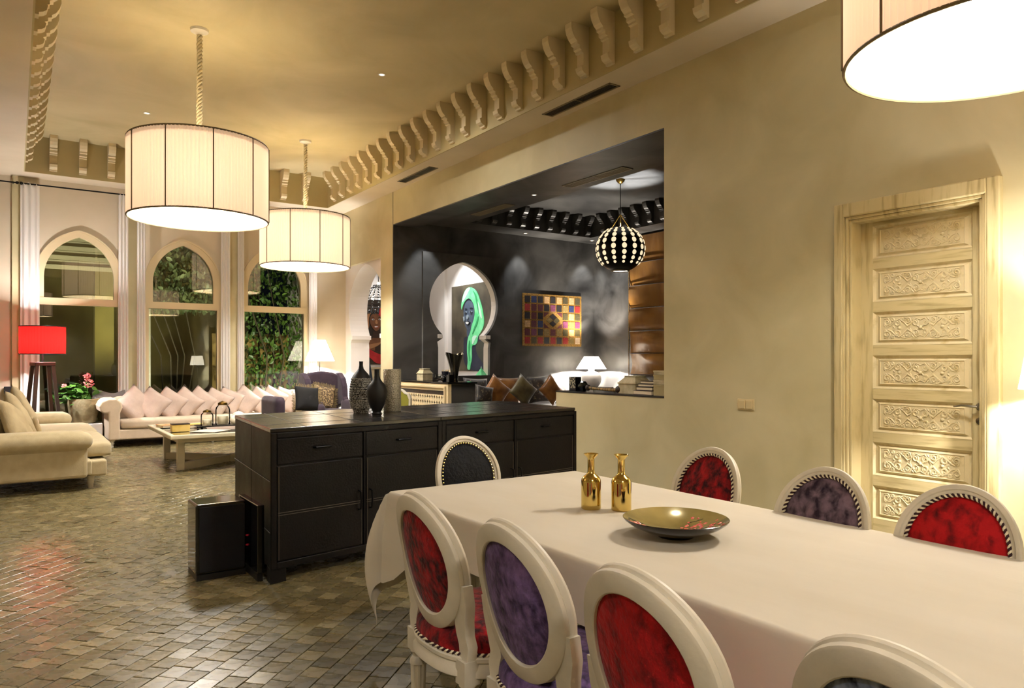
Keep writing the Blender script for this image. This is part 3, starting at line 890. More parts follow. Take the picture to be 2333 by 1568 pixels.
def sideboard(label, t0, t1, s0, s1, fronts):
    f0, f1 = lerp(A_, B_, t0), lerp(A_, B_, t1)
    b0, b1 = lerp(D_, C_, t0), lerp(D_, C_, t1)
    p0, p1, p2, p3 = lerp(f0, b0, s0), lerp(f1, b1, s0), lerp(f1, b1, s1), lerp(f0, b0, s1)
    t = thing('sideboard', label, 'sideboard', (p0.x, p0.y, 0), 0, 'dark leather sideboards standing back to back')
    q = [p - p0 for p in (p0, p1, p2, p3)]
    cen = (q[0] + q[1] + q[2] + q[3]) / 4
    ins = lambda d: [p + (cen - p).normalized() * d for p in q]
    b = MB(); quad_unit(b, ins(0.004), 0.085, SZ - 0.026); b.build('body', 'leather', t, bevel=0.004)
    b = MB(); quad_unit(b, ins(0.001), SZ - 0.026, SZ); b.build('top', 'leather_top', t, bevel=0.004)
    for p, (sx, sy) in zip(q, ((1, 1), (-1, 1), (-1, -1), (1, -1))):
        ux, uy = (q[1] - q[0]).normalized() * 0.10 * sx, (q[3] - q[0]).normalized() * 0.10 * sy
        MB().hexa([(v.x, v.y, z) for z in (0, 0.086) for v in (p, p + ux, p + ux + uy, p + uy)]).build('foot', 'leather', t)
    # stitched seams on the top
    sm = MB()
    for k in (0.18, 0.5, 0.82):
        a, c = lerp(q[0], q[1], k), lerp(q[3], q[2], k)
        sm.hexa([(v.x + d, v.y, z) for z in (SZ - 0.001, SZ + 0.0012) for v, d in ((a, 0), (a, 0.005), (c, 0.005), (c, 0))])
    for k in (0.42,):
        a, c = lerp(q[0], q[3], k), lerp(q[1], q[2], k)
        sm.hexa([(v.x, v.y + d, z) for z in (SZ - 0.001, SZ + 0.0012) for v, d in ((a, 0), (c, 0), (c, 0.005), (a, 0.005))])
    sm.build('seam', 'black', t)
    ends = MB()
    for za in (0.30, 0.60):
        ends.hexa([(q[0].x - 0.0035 + dx, q[0].y, z) for z in (za, za + 0.004) for dx in (0, 0.003)] [:2] + [(q[3].x - 0.0035 + dx, q[3].y, za) for dx in (0.003, 0)] + [(q[0].x - 0.0035 + dx, q[0].y, za + 0.004) for dx in (0, 0.003)] + [(q[3].x - 0.0035 + dx, q[3].y, za + 0.004) for dx in (0.003, 0)])
    if t0 == 0: ends.build('end_stitching', 'stitch', t)
    if fronts:
        e = q[1] - q[0]; ln = e.length; ang = math.atan2(e.y, e.x)
        R = Matrix.Rotation(ang, 4, 'Z')
        def part(name, m_, x0, x1, z0, z1, d=0.014, par=t, bev=0.004):
            return MB().box(x0, x1, -d, 0.004, z0, z1).xf(R).build(name, m_, par, bevel=bev)
        fw = 0.035
        part('frame_post', 'leather', 0.0, fw, 0.085, SZ - 0.028); part('frame_post', 'leather', ln - fw, ln, 0.085, SZ - 0.028)
        part('frame_rail', 'leather', fw, ln - fw, 0.085, 0.125); part('frame_rail', 'leather', fw, ln - fw, SZ - 0.058, SZ - 0.028)
        half = (ln - 2 * fw) / 2
        part('frame_post', 'leather', fw + half - 0.008, fw + half + 0.008, 0.125, SZ - 0.058)
        for k in (0, 1):
            x0 = fw + k * (half + 0.008) + 0.004
            x1 = x0 + half - 0.016
            dw = part('drawer', 'leather', x0, x1, 0.70, SZ - 0.063, 0.010)
            xm = (x0 + x1) / 2
            h_ = MB().tube([(xm - 0.055, -0.008, 0.785), (xm - 0.05, -0.03, 0.785), (xm, -0.036, 0.787), (xm + 0.05, -0.03, 0.785), (xm + 0.055, -0.008, 0.785)], 0.0065, 8).xf(R)
            h_.build('handle', 'iron', dw, smooth=True)
            dd = part('door', 'leather', x0, x1, 0.13, 0.69, 0.010)
            stq = MB()
            for zz in (0.398, 0.412): stq.box(x0 + 0.004, x1 - 0.004, -0.0125, -0.009, zz, zz + 0.003)
            for xx in (x0 + 0.008, x1 - 0.011): stq.box(xx, xx + 0.003, -0.0125, -0.009, 0.135, 0.685)
            stq.xf(R).build('stitching', 'stitch', dd)
            xh = x1 - 0.03 if k == 0 else x0 + 0.03
            MB().tube([(xh, -0.008, 0.36), (xh, -0.035, 0.365), (xh, -0.04, 0.42), (xh, -0.035, 0.475), (xh, -0.008, 0.48)], 0.006, 8).xf(R).build('handle', 'iron', dd, smooth=True)
    return t


sideboard('dark leather sideboard with two drawers, beside the black subwoofer', 0, ST, 0, DT, True)
sideboard('dark leather sideboard with two drawers, behind the black chair, nearest the wall', ST, 1, 0, DT, True)
sideboard('back row dark leather sideboard at the coffee table side', 0, ST, DT, 1, False)
sideboard('back row dark leather sideboard facing the bar', ST, 1, DT, 1, False)

# ---- vases on the sideboards
M['vase_band'] = mat('banded_ceramic', (18, 18, 18), 0.75, col2=(176, 174, 168), nscale=120, lo=0.44, hi=0.56, detail=2, stretch=(1, 1, 1.6), bump=0.3, bscale=90)
M['matte_black'] = mat('matte_black_ceramic', (10, 9, 9), 0.55)
M['mosaic'] = mat('silver_mosaic', (196, 190, 172), 0.28, 0.4, col2=(126, 120, 102), nscale=190, lo=0.45, hi=0.6, detail=3, bump=0.5, bscale=90)
v1 = thing('bottle_vase', 'tall bottle vase banded in speckled white, slim black neck', 'vase', (2.205, 5.28, SZ + 0.001))
p1_ = [(0.0, 0), (0.055, 0), (0.064, 0.03)]
for k in range(13):
    z = 0.03 + 0.018 * k
    r = 0.068 + 0.024 * math.sin(PI * min(1, (z + 0.02) / 0.30))
    p1_ += [(r - 0.004, z), (r, z + 0.004), (r, z + 0.014)]
MB().lathe(p1_ + [(0.074, 0.265)], 32, cap=False).build('body', 'vase_band', v1, smooth=True, sharp=60)
MB().lathe([(0.073, 0.264), (0.058, 0.29), (0.036, 0.315), (0.02, 0.335), (0.0145, 0.36), (0.0145, 0.385), (0.016, 0.392), (0.012, 0.392), (0.010, 0.36)], 28, cap=False).build('neck', 'matte_black', v1, smooth=True)
v2 = MB().lathe([(0, 0), (0.034, 0), (0.038, 0.006), (0.03, 0.02), (0.055, 0.07), (0.072, 0.13), (0.074, 0.175), (0.064, 0.215), (0.038, 0.245), (0.024, 0.265), (0.019, 0.285), (0.018, 0.33), (0.0195, 0.334), (0.014, 0.334), (0.012, 0.30)], 32, cap=False).build('bottle_vase', 'matte_black', smooth=True, loc=(2.225, 5.03, SZ + 0.001))
tag(v2, 'matte black bottle vase standing between two speckled vases', 'vase')
v3 = MB().lathe([(0, 0), (0.064, 0), (0.069, 0.006), (0.069, 0.325), (0.066, 0.331), (0.06, 0.33), (0.058, 0.2)], 36, cap=False).build('cylinder_vase', 'mosaic', smooth=True, loc=(2.46, 5.27, SZ + 0.001), sharp=50)
tag(v3, 'straight cylinder vase covered in silver mosaic glass', 'vase')

# ---- subwoofer and amplifier at the end of the sideboard
sb = thing('subwoofer', 'glossy black subwoofer box standing on the tiles', 'speaker', (0.895, 4.635, 0))
MB().box(0, 0.29, 0.0, 0.255, 0.035, 0.455).build('cabinet', 'gloss_black', sb, bevel=0.014, segs=3)
MB().box(0.02, 0.28, -0.006, 0.002, 0.05, 0.44).build('grille', 'black_cloth', sb, bevel=0.004)
MB().box(0.004, 0.286, 0.004, 0.25, 0.0, 0.036).build('plinth', 'black', sb)
MB().box(-0.001, 0.002, 0.1, 0.15, 0.055, 0.063).build('badge', 'steel', sb)
am = thing('amplifier', 'slim black amplifier leaning against the end of the sideboard', 'amplifier', (1.195, 4.42, 0))
MB().box(0, 0.04, 0.0, 0.44, 0.05, 0.455).build('case', 'gloss_black', am, bevel=0.004)
MB().box(0.004, 0.036, 0.02, 0.42, 0.0, 0.05).build('foot', 'black', am)
M['red_led'] = mat('red_knob', (220, 60, 70), 0.4, emit=(255, 60, 70), estr=0.6)
for z in (0.22, 0.16): MB().ball((-0.003, 0.30, z), 0.006, 8, 6).build('knob', 'red_led', am, smooth=True)
for z in (0.20, 0.18): MB().ball((-0.002, 0.30, z), 0.004, 8, 6).build('knob', 'steel', am, smooth=True)

# ================================================================== PENDANT LAMPS
M['shade'] = mat('pleated_silk', (240, 222, 186), 0.85, transl=0.07, tcol=(206, 170, 142), emit=(255, 224, 198), estr=0.22)
M['added_diffuser'] = mat('added_diffuser_cloth', (240, 226, 196), 0.8, transl=0.36)  # for the unseen disc added inside the pendant shades
M['shade_rim'] = mat('shade_rim', (120, 104, 74), 0.7)
M['rope'] = mat('cream_rope', (214, 200, 166), 0.8)
M['white_metal'] = mat('white_metal', (228, 222, 208), 0.4)
M['bulb'] = mat('bulb_glass', (255, 246, 226), 0.3, emit=(255, 232, 196), estr=14)


def pleat(mb, R, z0, z1, n=240, amp=0.006):
    rr = [R + amp * (1 if k % 2 else -1) for k in range(n)]
    mb.grid(n, 2, lambda u, v: (rr[round(u * n) % n] * math.cos(2 * PI * u), rr[round(u * n) % n] * math.sin(2 * PI * u), z0 + (z1 - z0) * v), cu=True)


def pendant(label, x, y, watts, zb=2.74, zt=3.50, R=0.66):
    t = thing('pendant_lamp', label, 'lamp', (x, y, 0), 0.3, 'pleated drum pendant lamps')
    b = MB(); pleat(b, R, zb, zt); sh = b.build('lamp_shade', 'shade', t)
    for z, nm in ((zb, 'bottom_rim'), (zt, 'top_rim')):
        MB().tube([(R * math.cos(a), R * math.sin(a), z) for a in [2 * PI * k / 64 for k in range(64)]], 0.0085, 6, closed=True).build(nm, 'shade_rim', t, smooth=True)
    for k in range(10):
        a = 2 * PI * k / 10
        MB().tube([((R + 0.009) * math.cos(a), (R + 0.009) * math.sin(a), zb), ((R + 0.009) * math.cos(a), (R + 0.009) * math.sin(a), zt)], 0.006, 5).build('seam', 'shade_rim', sh)
    sp = MB()
    for k in range(3):
        a = 2 * PI * k / 3 + 0.4
        sp.tube([(0, 0, zt - 0.1), (R * math.cos(a), R * math.sin(a), zt - 0.01)], 0.006, 6)
    sp.tube([(0, 0, zt - 0.45), (0, 0, zt - 0.02)], 0.012, 8)
    sp.build('spider', 'white_metal', t)
    cord = MB()
    for k in range(3):
        pts = []
        N = 110
        for i in range(N + 1):
            z = zt - 0.1 + (CEIL - 0.04 - zt + 0.1) * i / N; a = i * 0.62 + k * 2.094
            w_ = 0.017 + 0.003 * math.sin(i * 1.9)
            pts.append((w_ * math.cos(a), w_ * math.sin(a), z))
        cord.tube(pts, 0.014, 5)
    cord.build('cord', 'rope', t, smooth=True, sharp=80)
    MB().lathe([(0.0, CEIL - 0.06), (0.03, CEIL - 0.055), (0.04, CEIL - 0.04), (0.085, CEIL - 0.025), (0.09, CEIL - 0.001), (0.0, CEIL - 0.001)], 28, cap=False).build('canopy', 'white_metal', t, smooth=True)
    MB().lathe([(0.0, zt - 0.05), (R - 0.012, zt - 0.05)], 64, cap=False).build('added_top_diffuser', 'added_diffuser', t, smooth=True)  # added disc, unseen from below; holds back light going up to the ceiling
    for k in range(3):
        a = 2 * PI * k / 3 + 1.0
        cx, cy = 0.2 * math.cos(a), 0.2 * math.sin(a)
        MB().lathe([(0.0, -0.1), (0.03, -0.092), (0.048, -0.06), (0.05, -0.03), (0.034, 0.0), (0.02, 0.02), (0.018, 0.05)], 16, c=(cx, cy, zb + 0.34), cap=False).build('bulb', 'bulb', t, smooth=True)
    point((0, 0, zb + 0.36), watts, WARM, 0.16, t)
    return t


pendant('large pleated drum pendant above the living area, nearest of the two hanging in full view', 1.56, 7.90, 250)
pendant('pleated drum pendant further back near the arch doorway', 3.69, 11.0, 250)
pendant('pleated drum pendant cut off by the top right corner', 3.75, 1.50, 165)

pendant('added fill light, pleated drum pendant behind the viewer', 0.4, -1.3, 120)  # added out of view to fill the near side of the dining group
pendant('added fill light, pleated drum pendant in the part of the room left of the picture', -2.4, 5.0, 120)  # extra unseen lamp, added for fill light from the left

# ---- ceiling fittings
def grille(name, label, x0, x1, y0, y1, z, m1, m2, bars=7, group='linear air vents in the ceiling borders'):
    t = thing(name, label, 'air vent', ((x0 + x1) / 2, (y0 + y1) / 2, z), 0, group)
    hx_, hy_ = (x1 - x0) / 2, (y1 - y0) / 2
    fr = MB()
    fr.box(-hx_, hx_, -hy_, -hy_ + 0.02, -0.008, 0.0); fr.box(-hx_, hx_, hy_ - 0.02, hy_, -0.008, 0.0)
    fr.box(-hx_, -hx_ + 0.02, -hy_, hy_, -0.008, 0.0); fr.box(hx_ - 0.02, hx_, -hy_, hy_, -0.008, 0.0)
    fr.box(-hx_, hx_, -0.008, 0.008, -0.007, 0.0)
    fr.build('frame', m1, t)
    MB().box(-hx_ + 0.01, hx_ - 0.01, -hy_ + 0.01, hy_ - 0.01, -0.002, 0.0).build('backing', m2, t)
    n = 4
    for k in range(n):
        xx = -hx_ + 0.025 + (2 * hx_ - 0.05) * (k + 0.5) / n
        MB().box(xx - 0.004, xx + 0.004, -hy_ + 0.02, hy_ - 0.02, -0.006, 0.0).build('slat', m2 if m2 == 'black' else m1, t)


M['vent_grey'] = mat('vent_grey', (120, 106, 82), 0.5)
M['vent_pale'] = mat('vent_pale', (150, 140, 120), 0.4, 0.3)
grille('air_vent', 'dark slotted vent in the ceiling border above the alcove right end', 4.97, 5.12, 5.53, 6.67, SOF, 'vent_grey', 'black')
grille('air_vent', 'dark slotted vent in the ceiling border nearer the far pendant', 4.97, 5.12, 9.40, 10.46, SOF, 'vent_grey', 'black')
grille('air_vent', 'pale slotted vent in the dark ceiling nearer the globe lamp', 6.03, 6.21, 6.48, 7.65, NSOF, 'vent_pale', 'vent_grey')
grille('air_vent', 'pale slotted vent in the dark ceiling above the horseshoe window', 6.03, 6.21, 9.0, 10.0, NSOF, 'vent_pale', 'vent_grey')


M['spot_glow'] = mat('downlight_lens', (255, 248, 236), 0.3, emit=(255, 244, 228), estr=2)


def downlight(label, x, y, z, watts, target=None, color=SOFT, ang=60, dark=False, glow=True):
    t = thing('downlight', label, 'downlight', (x, y, z), 0, 'recessed downlights')
    MB().lathe([(0.030, 0.0), (0.030, -0.002), (0.036, -0.006), (0.046, -0.004), (0.047, 0.0)], 20, cap=False).build('ring', 'white_metal' if not dark else 'vent_pale', t, smooth=True)
    MB().lathe([(0.0, -0.001), (0.030, -0.001)], 20, cap=False).build('lens', 'spot_glow' if glow else 'white_metal', t)
    if watts: spot((x, y, z - 0.02), target or (x, y, 0), watts, color, ang, 0.6 if ang < 130 else 1.0, 0.03 if ang < 130 else 0.08)


downlight('small round downlight in the ceiling right of the big pendant', 3.574, 7.94, CEIL, 260, None, (0.97, 0.98, 1.0), 168)
downlight('small round downlight in the ceiling left of the big pendant', 1.50, 10.98, CEIL, 200, None, (0.97, 0.98, 1.0), 168)
downlight('added fill downlight in the ceiling over the dining end, out of the picture', 3.2, 3.0, CEIL, 90, None, (0.97, 0.98, 1.0), 168)  # added unseen flood, brightens the upper right wall
downlight('added fill downlight in the ceiling behind the viewer', -1.8, 0.0, SOF, 170, None, (0.97, 0.98, 1.0), 168)  # unseen flood added as general fill from behind the camera
downlight('downlight in the ceiling border above the left curtain', -0.25, 12.9, SOF, 0, glow=False)

# ================================================================== WINDOW WALL DRESSING
def curtain(label, x0, x1):
    zt, zb = 3.97, 0.23
    yc = L - 0.135
    n = 40
    def fn(u, v):
        x = x0 + (x1 - x0) * u
        a = 0.020 * math.sin(2 * PI * 3.0 * u + 0.6) * (0.8 + 0.2 * math.cos(3 * v))
        return (x, yc + a, zb + (zt - zb) * v)
    b = MB(); b.grid(n, 14, fn)
    t = thing('curtain', label, 'curtain', (0, 0, 0), 0, 'white curtains at the arched windows')
    b.build('drape', 'curtain', t, smooth=True, sharp=80)
    hd_ = MB(); hd_.grid(n, 3, lambda u, v: (x0 + (x1 - x0) * u, yc + 0.024 * math.sin(2 * PI * 3.0 * u + 0.6) - 0.004, 3.93 + 0.10 * v * (0.75 + 0.25 * math.sin(2 * PI * 3.0 * u))))
    hd_.build('heading', 'curtain', t, smooth=True, sharp=80)


for lb, a, b in (('white curtain behind the red lamp', 0.09, 0.335), ('white curtain on the right of the window behind the plant', 1.405, 1.55), ('white curtain left of the window behind the long sofa', 1.675, 1.80),
                 ('white curtain on the right of the window behind the long sofa', 2.985, 3.14), ('white curtain left of the ivy window', 3.265, 3.375), ('white curtain in the corner behind the wing chair', 4.55, 4.70)):
    curtain(lb, a, b)
for lb, a, b in (('black curtain rod at the far left edge', -1.9, 0.05), ('black curtain rod above the window by the red lamp', 0.10, 1.54), ('black curtain rod above the window behind the long sofa', 1.69, 3.12), ('black curtain rod above the ivy window', 3.28, 4.72)):
    t = thing('curtain_rod', lb, 'curtain rod', ((a + b) / 2, L - 0.135, 4.0), 0, 'black curtain rods')
    hl = (b - a) / 2
    MB().tube([(-hl, 0, 0), (hl, 0, 0)], 0.011, 8).build('rod', 'iron', t, smooth=True)
    for s in (-1, 1):
        MB().ball((s * hl, 0, 0), 0.024, 10, 8).build('finial', 'iron', t, smooth=True)
        MB().box(s * (hl - 0.05) - 0.008, s * (hl - 0.05) + 0.008, -0.01, 0.134, -0.01, 0.01).build('wall_bracket', 'iron', t)

# ---- garden outside
M['ground'] = mat('garden_ground', (70, 62, 48), 0.9)
M['garden_wall'] = mat('garden_render', (112, 100, 48), 0.85, col2=(98, 88, 42), nscale=3, lo=0.3, hi=0.7)
M['slat'] = mat('pale_slats', (196, 186, 164), 0.6)
struct(MB().box(-6, W, L + 0.3, 20, -0.1, 0.0).build('floor_garden', 'ground'), 'garden paving outside the windows')
struct(MB().box(-6, W, 19.0, 19.2, 0, 5.0).build('wall_garden', 'garden_wall'), 'olive garden wall outside')
gp_ = MB().box(1.28, 1.60, 15.9, 16.2, 0, 4.0).build('garden_pillar', 'garden_wall'); tag(gp_, 'square olive rendered pillar in the garden behind the flower pot', 'pillar')
pg = thing('slatted_screen', 'pale horizontal slatted screen outside the top of the left window', 'screen', (0.85, 14.6, 2.86))
sm_ = MB().box(-1.15, 1.15, -0.012, 0.012, 0.003, 0.078).mesh('slat', 'slat')
for k in range(10): instance(sm_, 'slat', pg, (0, 0.01 * (k % 2), 0.082 * k), (0.12, 0, 0))
for s in (-1, 1): MB().box(s * 1.17 - 0.03, s * 1.17 + 0.03, -0.03, 0.03, -2.86, 0.85).build('post', 'slat', pg)
M['leaf1'] = mat('ivy_leaf', (38, 62, 18), 0.5, col2=(78, 104, 36), nscale=4, lo=0.35, hi=0.65)
M['leaf2'] = mat('pale_leaf', (104, 112, 70), 0.5, col2=(52, 66, 32), nscale=4, lo=0.35, hi=0.65)
M['bark'] = mat('bark', (64, 54, 38), 0.9)


def foliage(rnd, n, box, size):
    b = MB()
    for _ in range(n):
        c = Vector([rnd.uniform(box[2 * k], box[2 * k + 1]) for k in range(3)])
        s = rnd.uniform(*size)
        R = Matrix.Rotation(rnd.uniform(0, 6.28), 3, 'Z') @ Matrix.Rotation(rnd.gauss(1.0, 0.5), 3, 'X') @ Matrix.Rotation(rnd.uniform(0, 6.28), 3, 'Y')
        pts = [(0, -0.5, 0), (0.32, -0.2, 0.06), (0.3, 0.2, 0.06), (0, 0.62, 0), (-0.3, 0.2, 0.06), (-0.32, -0.2, 0.06)]
        b.add([c + R @ (Vector(p) * s) for p in pts], [(0, 1, 2, 3), (0, 3, 4, 5)])
    return b


rf = random.Random(5)
for lb, bx, n, sz, lm, gx in (('dense green ivy bush filling the right window', (3.72, 5.24, 15.6, 16.3, 0.1, 4.6), 3000, (0.05, 0.12), 'leaf1', 4.6),
                              ('leafy creeper with pale leaves behind the middle window', (2.0, 3.68, 16.2, 17.2, 2.3, 4.8), 2600, (0.07, 0.15), 'leaf2', 3.0)):
    t = thing('garden_bush', lb, 'bush', (gx, bx[2], 0))
    off = Vector((-gx, -bx[2], 0))
    b = foliage(rf, n, bx, sz); b.v = [tuple(Vector(v) + off) for v in b.v]
    o = b.build('foliage', lm, t); o['kind'] = 'stuff'
    br = MB()
    for _ in range(5):
        x, y = rf.uniform(bx[0], bx[1]) - gx, rf.uniform(bx[2], bx[3]) - bx[2] - 0.2
        br.tube([(x * 0.4, y, 0), (x * 0.7 + 0.2, y - 0.1, 1.4), (x, y, 2.6), (x - 0.3, y - 0.1, bx[5] - 0.3)], [0.018, 0.013, 0.010, 0.005], 6)
    br.build('stem', 'bark', t, smooth=True)
M['fence'] = mat('fence_boards', (150, 122, 66), 0.8)
fe = thing('garden_fence', 'warm lit board fence behind the ivy', 'fence', (4.45, 16.9, 0))
for k in range(5): MB().box(-0.85 + 0.34 * k, -0.85 + 0.34 * k + 0.3, 0, 0.03, 0.1, 1.9).build('board', 'fence', fe)
spot((4.3, 14.0, 0.3), (4.6, 16.0, 2.0), 420, (1.0, 0.9, 0.66), 110, 0.8, 0.1)
spot((2.4, 14.2, 0.3), (2.9, 16.6, 3.5), 380, (1.0, 0.94, 0.8), 80, 0.8, 0.1)
spot((0.5, 13.95, 0.3), (1.1, 15.2, 3.0), 650, (1.0, 0.9, 0.6), 90, 0.8, 0.1)

# ---- flower pot by the window
pt = thing('flower_pot', 'stone pot of pink geraniums by the left window', 'potted plant', (0.90, 13.05, 0))
M['pot'] = mat('stone_pot', (168, 156, 122), 0.8, col2=(128, 114, 82), nscale=5, lo=0.35, hi=0.65, dist=1.0, bump=0.3, bscale=20)
MB().box(-0.24, 0.24, -0.2, 0.2, 0, 0.34).build('stand', 'white', pt, bevel=0.01)
MB().lathe([(0, 0.35), (0.16, 0.35), (0.2, 0.5), (0.22, 0.66), (0.215, 0.72), (0.19, 0.72), (0.18, 0.66), (0, 0.66)], 28, cap=False).build('pot', 'pot', pt, smooth=True, sharp=50)
rg = random.Random(2)
b = MB()
for _ in range(150):
    a, r, h_ = rg.uniform(0, 6.28), abs(rg.gauss(0, 0.15)), rg.uniform(0.70, 0.95)
    c = Vector((r * math.cos(a) - 0.1, r * math.sin(a) * 0.7, h_ - r * 0.3)); s = rg.uniform(0.03, 0.06)
    R = Matrix.Rotation(rg.uniform(0, 6.28), 3, 'Z') @ Matrix.Rotation(rg.gauss(0.4, 0.4), 3, 'X')
    b.add([c + R @ (Vector((math.cos(k * PI / 4), math.sin(k * PI / 4), 0.2 if k % 2 else 0)) * s) for k in range(8)], [tuple(range(8))])
M['ger_leaf'] = mat('geranium_leaf', (52, 96, 30), 0.5, col2=(84, 128, 48), nscale=6, lo=0.3, hi=0.7)
M['petal'] = mat('pink_petal', (226, 130, 120), 0.6, col2=(206, 90, 96), nscale=20)
o = b.build('leaves', 'ger_leaf', pt); o['kind'] = 'stuff'
for cx, cz, rr in ((0.06, 0.96, 0.075), (0.04, 1.07, 0.045), (-0.26, 0.92, 0.03)):
    b = MB()
    for _ in range(40):
        d = Vector((rg.gauss(0, 1), rg.gauss(0, 1), rg.gauss(0, 1))).normalized() * rr * rg.uniform(0.6, 1)
        b.ball((cx + d.x, -0.05 + d.y, cz + d.z), 0.016, 6, 4, (1, 1, 0.6))
    o = b.build('blossom', 'petal', pt, smooth=True)
    MB().tube([(cx * 0.5, 0, 0.7), (cx, -0.05, cz)], 0.006, 5).build('flower_stem', 'ger_leaf', pt)

# ---- red floor lamp
M['red_shade'] = mat('red_shade', (170, 14, 12), 0.8, transl=0.22, tcol=(190, 12, 10), emit=(255, 30, 20), estr=0.3)
rl = thing('floor_lamp', 'floor lamp with red drum shade on splayed dark wooden legs', 'lamp', (0.352, 12.55, 0), 0.25)
b = MB(); pleat(b, 0.285, 1.405, 1.80, 90, 0.002); b.build('lamp_shade', 'red_shade', rl)
for z in (1.405, 1.80):
    MB().tube([(0.287 * math.cos(a), 0.287 * math.sin(a), z) for a in [2 * PI * k / 40 for k in range(40)]], 0.008, 6, closed=True).build('rim', 'black', rl, smooth=True)
b = MB()
for k in range(3): b.tube([(0, 0, 1.45), (0.285 * math.cos(k * 2.1), 0.285 * math.sin(k * 2.1), 1.41)], 0.004, 5)
b.tube([(0, 0, 1.28), (0, 0, 1.5)], 0.012, 8); b.build('stem', 'black', rl)
M['lamp_wood'] = mat('stained_wood', (64, 38, 26), 0.45, col2=(48, 28, 20), nscale=6, stretch=(1, 1, 0.2))
MB().box(-0.13, 0.13, -0.13, 0.13, 1.235, 1.285).build('head_block', 'lamp_wood', rl, bevel=0.006)
for k in range(4):
    sx, sy = (-1, 1)[k % 2], (-1, 1)[k // 2]
    w_ = 0.022
    top, bot = Vector((sx * 0.10, sy * 0.10, 1.24)), Vector((sx * 0.20, sy * 0.20, 0))
    MB().hexa([(p.x + a, p.y + c, p.z) for p in (bot, top) for a, c in ((-w_, -w_), (w_, -w_), (w_, w_), (-w_, w_))]).build('leg', 'lamp_wood', rl)
MB().ball((0, 0, 1.6), 0.045, 12, 8).build('bulb', 'bulb', rl, smooth=True)
point((0, 0, 1.60), 560, SOFT, 0.05, rl)

# ---- small black box on the wall at the far left
wb = thing('wall_speaker', 'small black satellite speaker on the wall at the left edge', 'speaker', (-0.06, L - 0.06, 0.84))
MB().box(-0.055, 0.055, -0.05, 0.04, -0.075, 0.075).build('cabinet', 'black', wb, bevel=0.006)
MB().box(-0.048, 0.048, -0.055, -0.049, -0.068, 0.068).build('grille', 'black_cloth', wb)
MB().tube([(-0.02, 0.0, -0.07), (-0.02, 0.03, -0.11), (-0.02, 0.06, -0.11)], 0.008, 6).build('mount', 'iron', wb)

# ================================================================== LIVING AREA
def soft_box(mb, x0, x1, y0, y1, z0, z1, r=0.06, puff=0.0, n=10):
    """rounded cushion block"""
    cx, cy, cz = (x0 + x1) / 2, (y0 + y1) / 2, (z0 + z1) / 2
    hx_, hy_, hz_ = (x1 - x0) / 2, (y1 - y0) / 2, (z1 - z0) / 2
    r = min(r, hx_, hy_, hz_)
    for ax in range(3):
        for s in (-1, 1):
            def fn(u, v, ax=ax, s=s):
                p = [0, 0, 0]
                p[ax] = s
                p[(ax + 1) % 3] = 2 * u - 1; p[(ax + 2) % 3] = 2 * v - 1
                q = Vector((p[0] * hx_, p[1] * hy_, p[2] * hz_))
                c = Vector((max(-hx_ + r, min(hx_ - r, q.x)), max(-hy_ + r, min(hy_ - r, q.y)), max(-hz_ + r, min(hz_ - r, q.z))))
                d = q - c
                if d.length > 1e-6: q = c + d.normalized() * r
                if puff:
                    k = [0, 0, 0]; k[ax] = s
                    e = puff * (1 - (2 * u - 1) ** 2) * (1 - (2 * v - 1) ** 2)
                    q += Vector(k) * e
                return (cx + q.x, cy + q.y, cz + q.z)
            def tt(t):
                return t
            mb.grid(n, n, fn)
    return mb


def pillow_mesh(name, m, w=0.5, h=0.5, t=0.15, seed=0):
    rnd = random.Random(seed); ph = rnd.uniform(0, 6)
    b = MB()
    def fn(u, v, s):
        a, c = 2 * u - 1, 2 * v - 1
        pin = 1 - 0.07 * (1 - c * c) , 1 - 0.07 * (1 - a * a)
        th = t * 0.5 * ((1 - a ** 4) * (1 - c ** 4)) ** 0.6 * (1 + 0.10 * math.sin(5 * a + ph) * math.sin(4 * c + ph))
        return (a * w / 2 * pin[0], s * th, c * h / 2 * pin[1])
    b.grid(14, 14, lambda u, v: fn(u, v, 1)); b.grid(14, 14, lambda u, v: fn(u, v, -1))
    return b.mesh(name, m, smooth=True, sharp=120)


def pillow(label, loc, rot, m, w=0.5, h=0.5, t=0.15, seed=0, group=None, name='cushion', order='XYZ'):
    o = instance(pillow_mesh(name, m, w, h, t, seed), name, None, loc, rot)
    o.rotation_mode = order
    return tag(o, label, 'cushion', group)


# ---- beige sofa at the left, seen from its end
ls = thing('sofa', 'deep beige sofa with rounded arms at the left edge', 'sofa', (0, 0, 0))
y0, y1 = 8.45, 11.95
MB().box(-0.34, 0.66, y0 + 0.06, y1 - 0.06, 0.15, 0.30).build('base', 'beige', ls, bevel=0.02, segs=3)
MB().box(0.64, 0.80, y0 + 0.12, y1 - 0.12, 0.13, 0.29).build('front_rail', 'beige', ls, bevel=0.02, segs=3)
for ya, yb in ((y0, y0 + 0.26), (y1 - 0.26, y1)):
    ar = MB()
    ar.box(-0.36, 0.62, ya + 0.03, yb - 0.03, 0.13, 0.46)
    a_ = ar.build('arm', 'beige', ls, bevel=0.03, segs=3)
    rl_ = MB(); soft_box(rl_, -0.38, 0.66, ya - 0.02, yb + 0.02, 0.40, 0.60, 0.095, 0.01, 12)
    rl_.build('arm_roll', 'beige', a_, smooth=True, sharp=70)
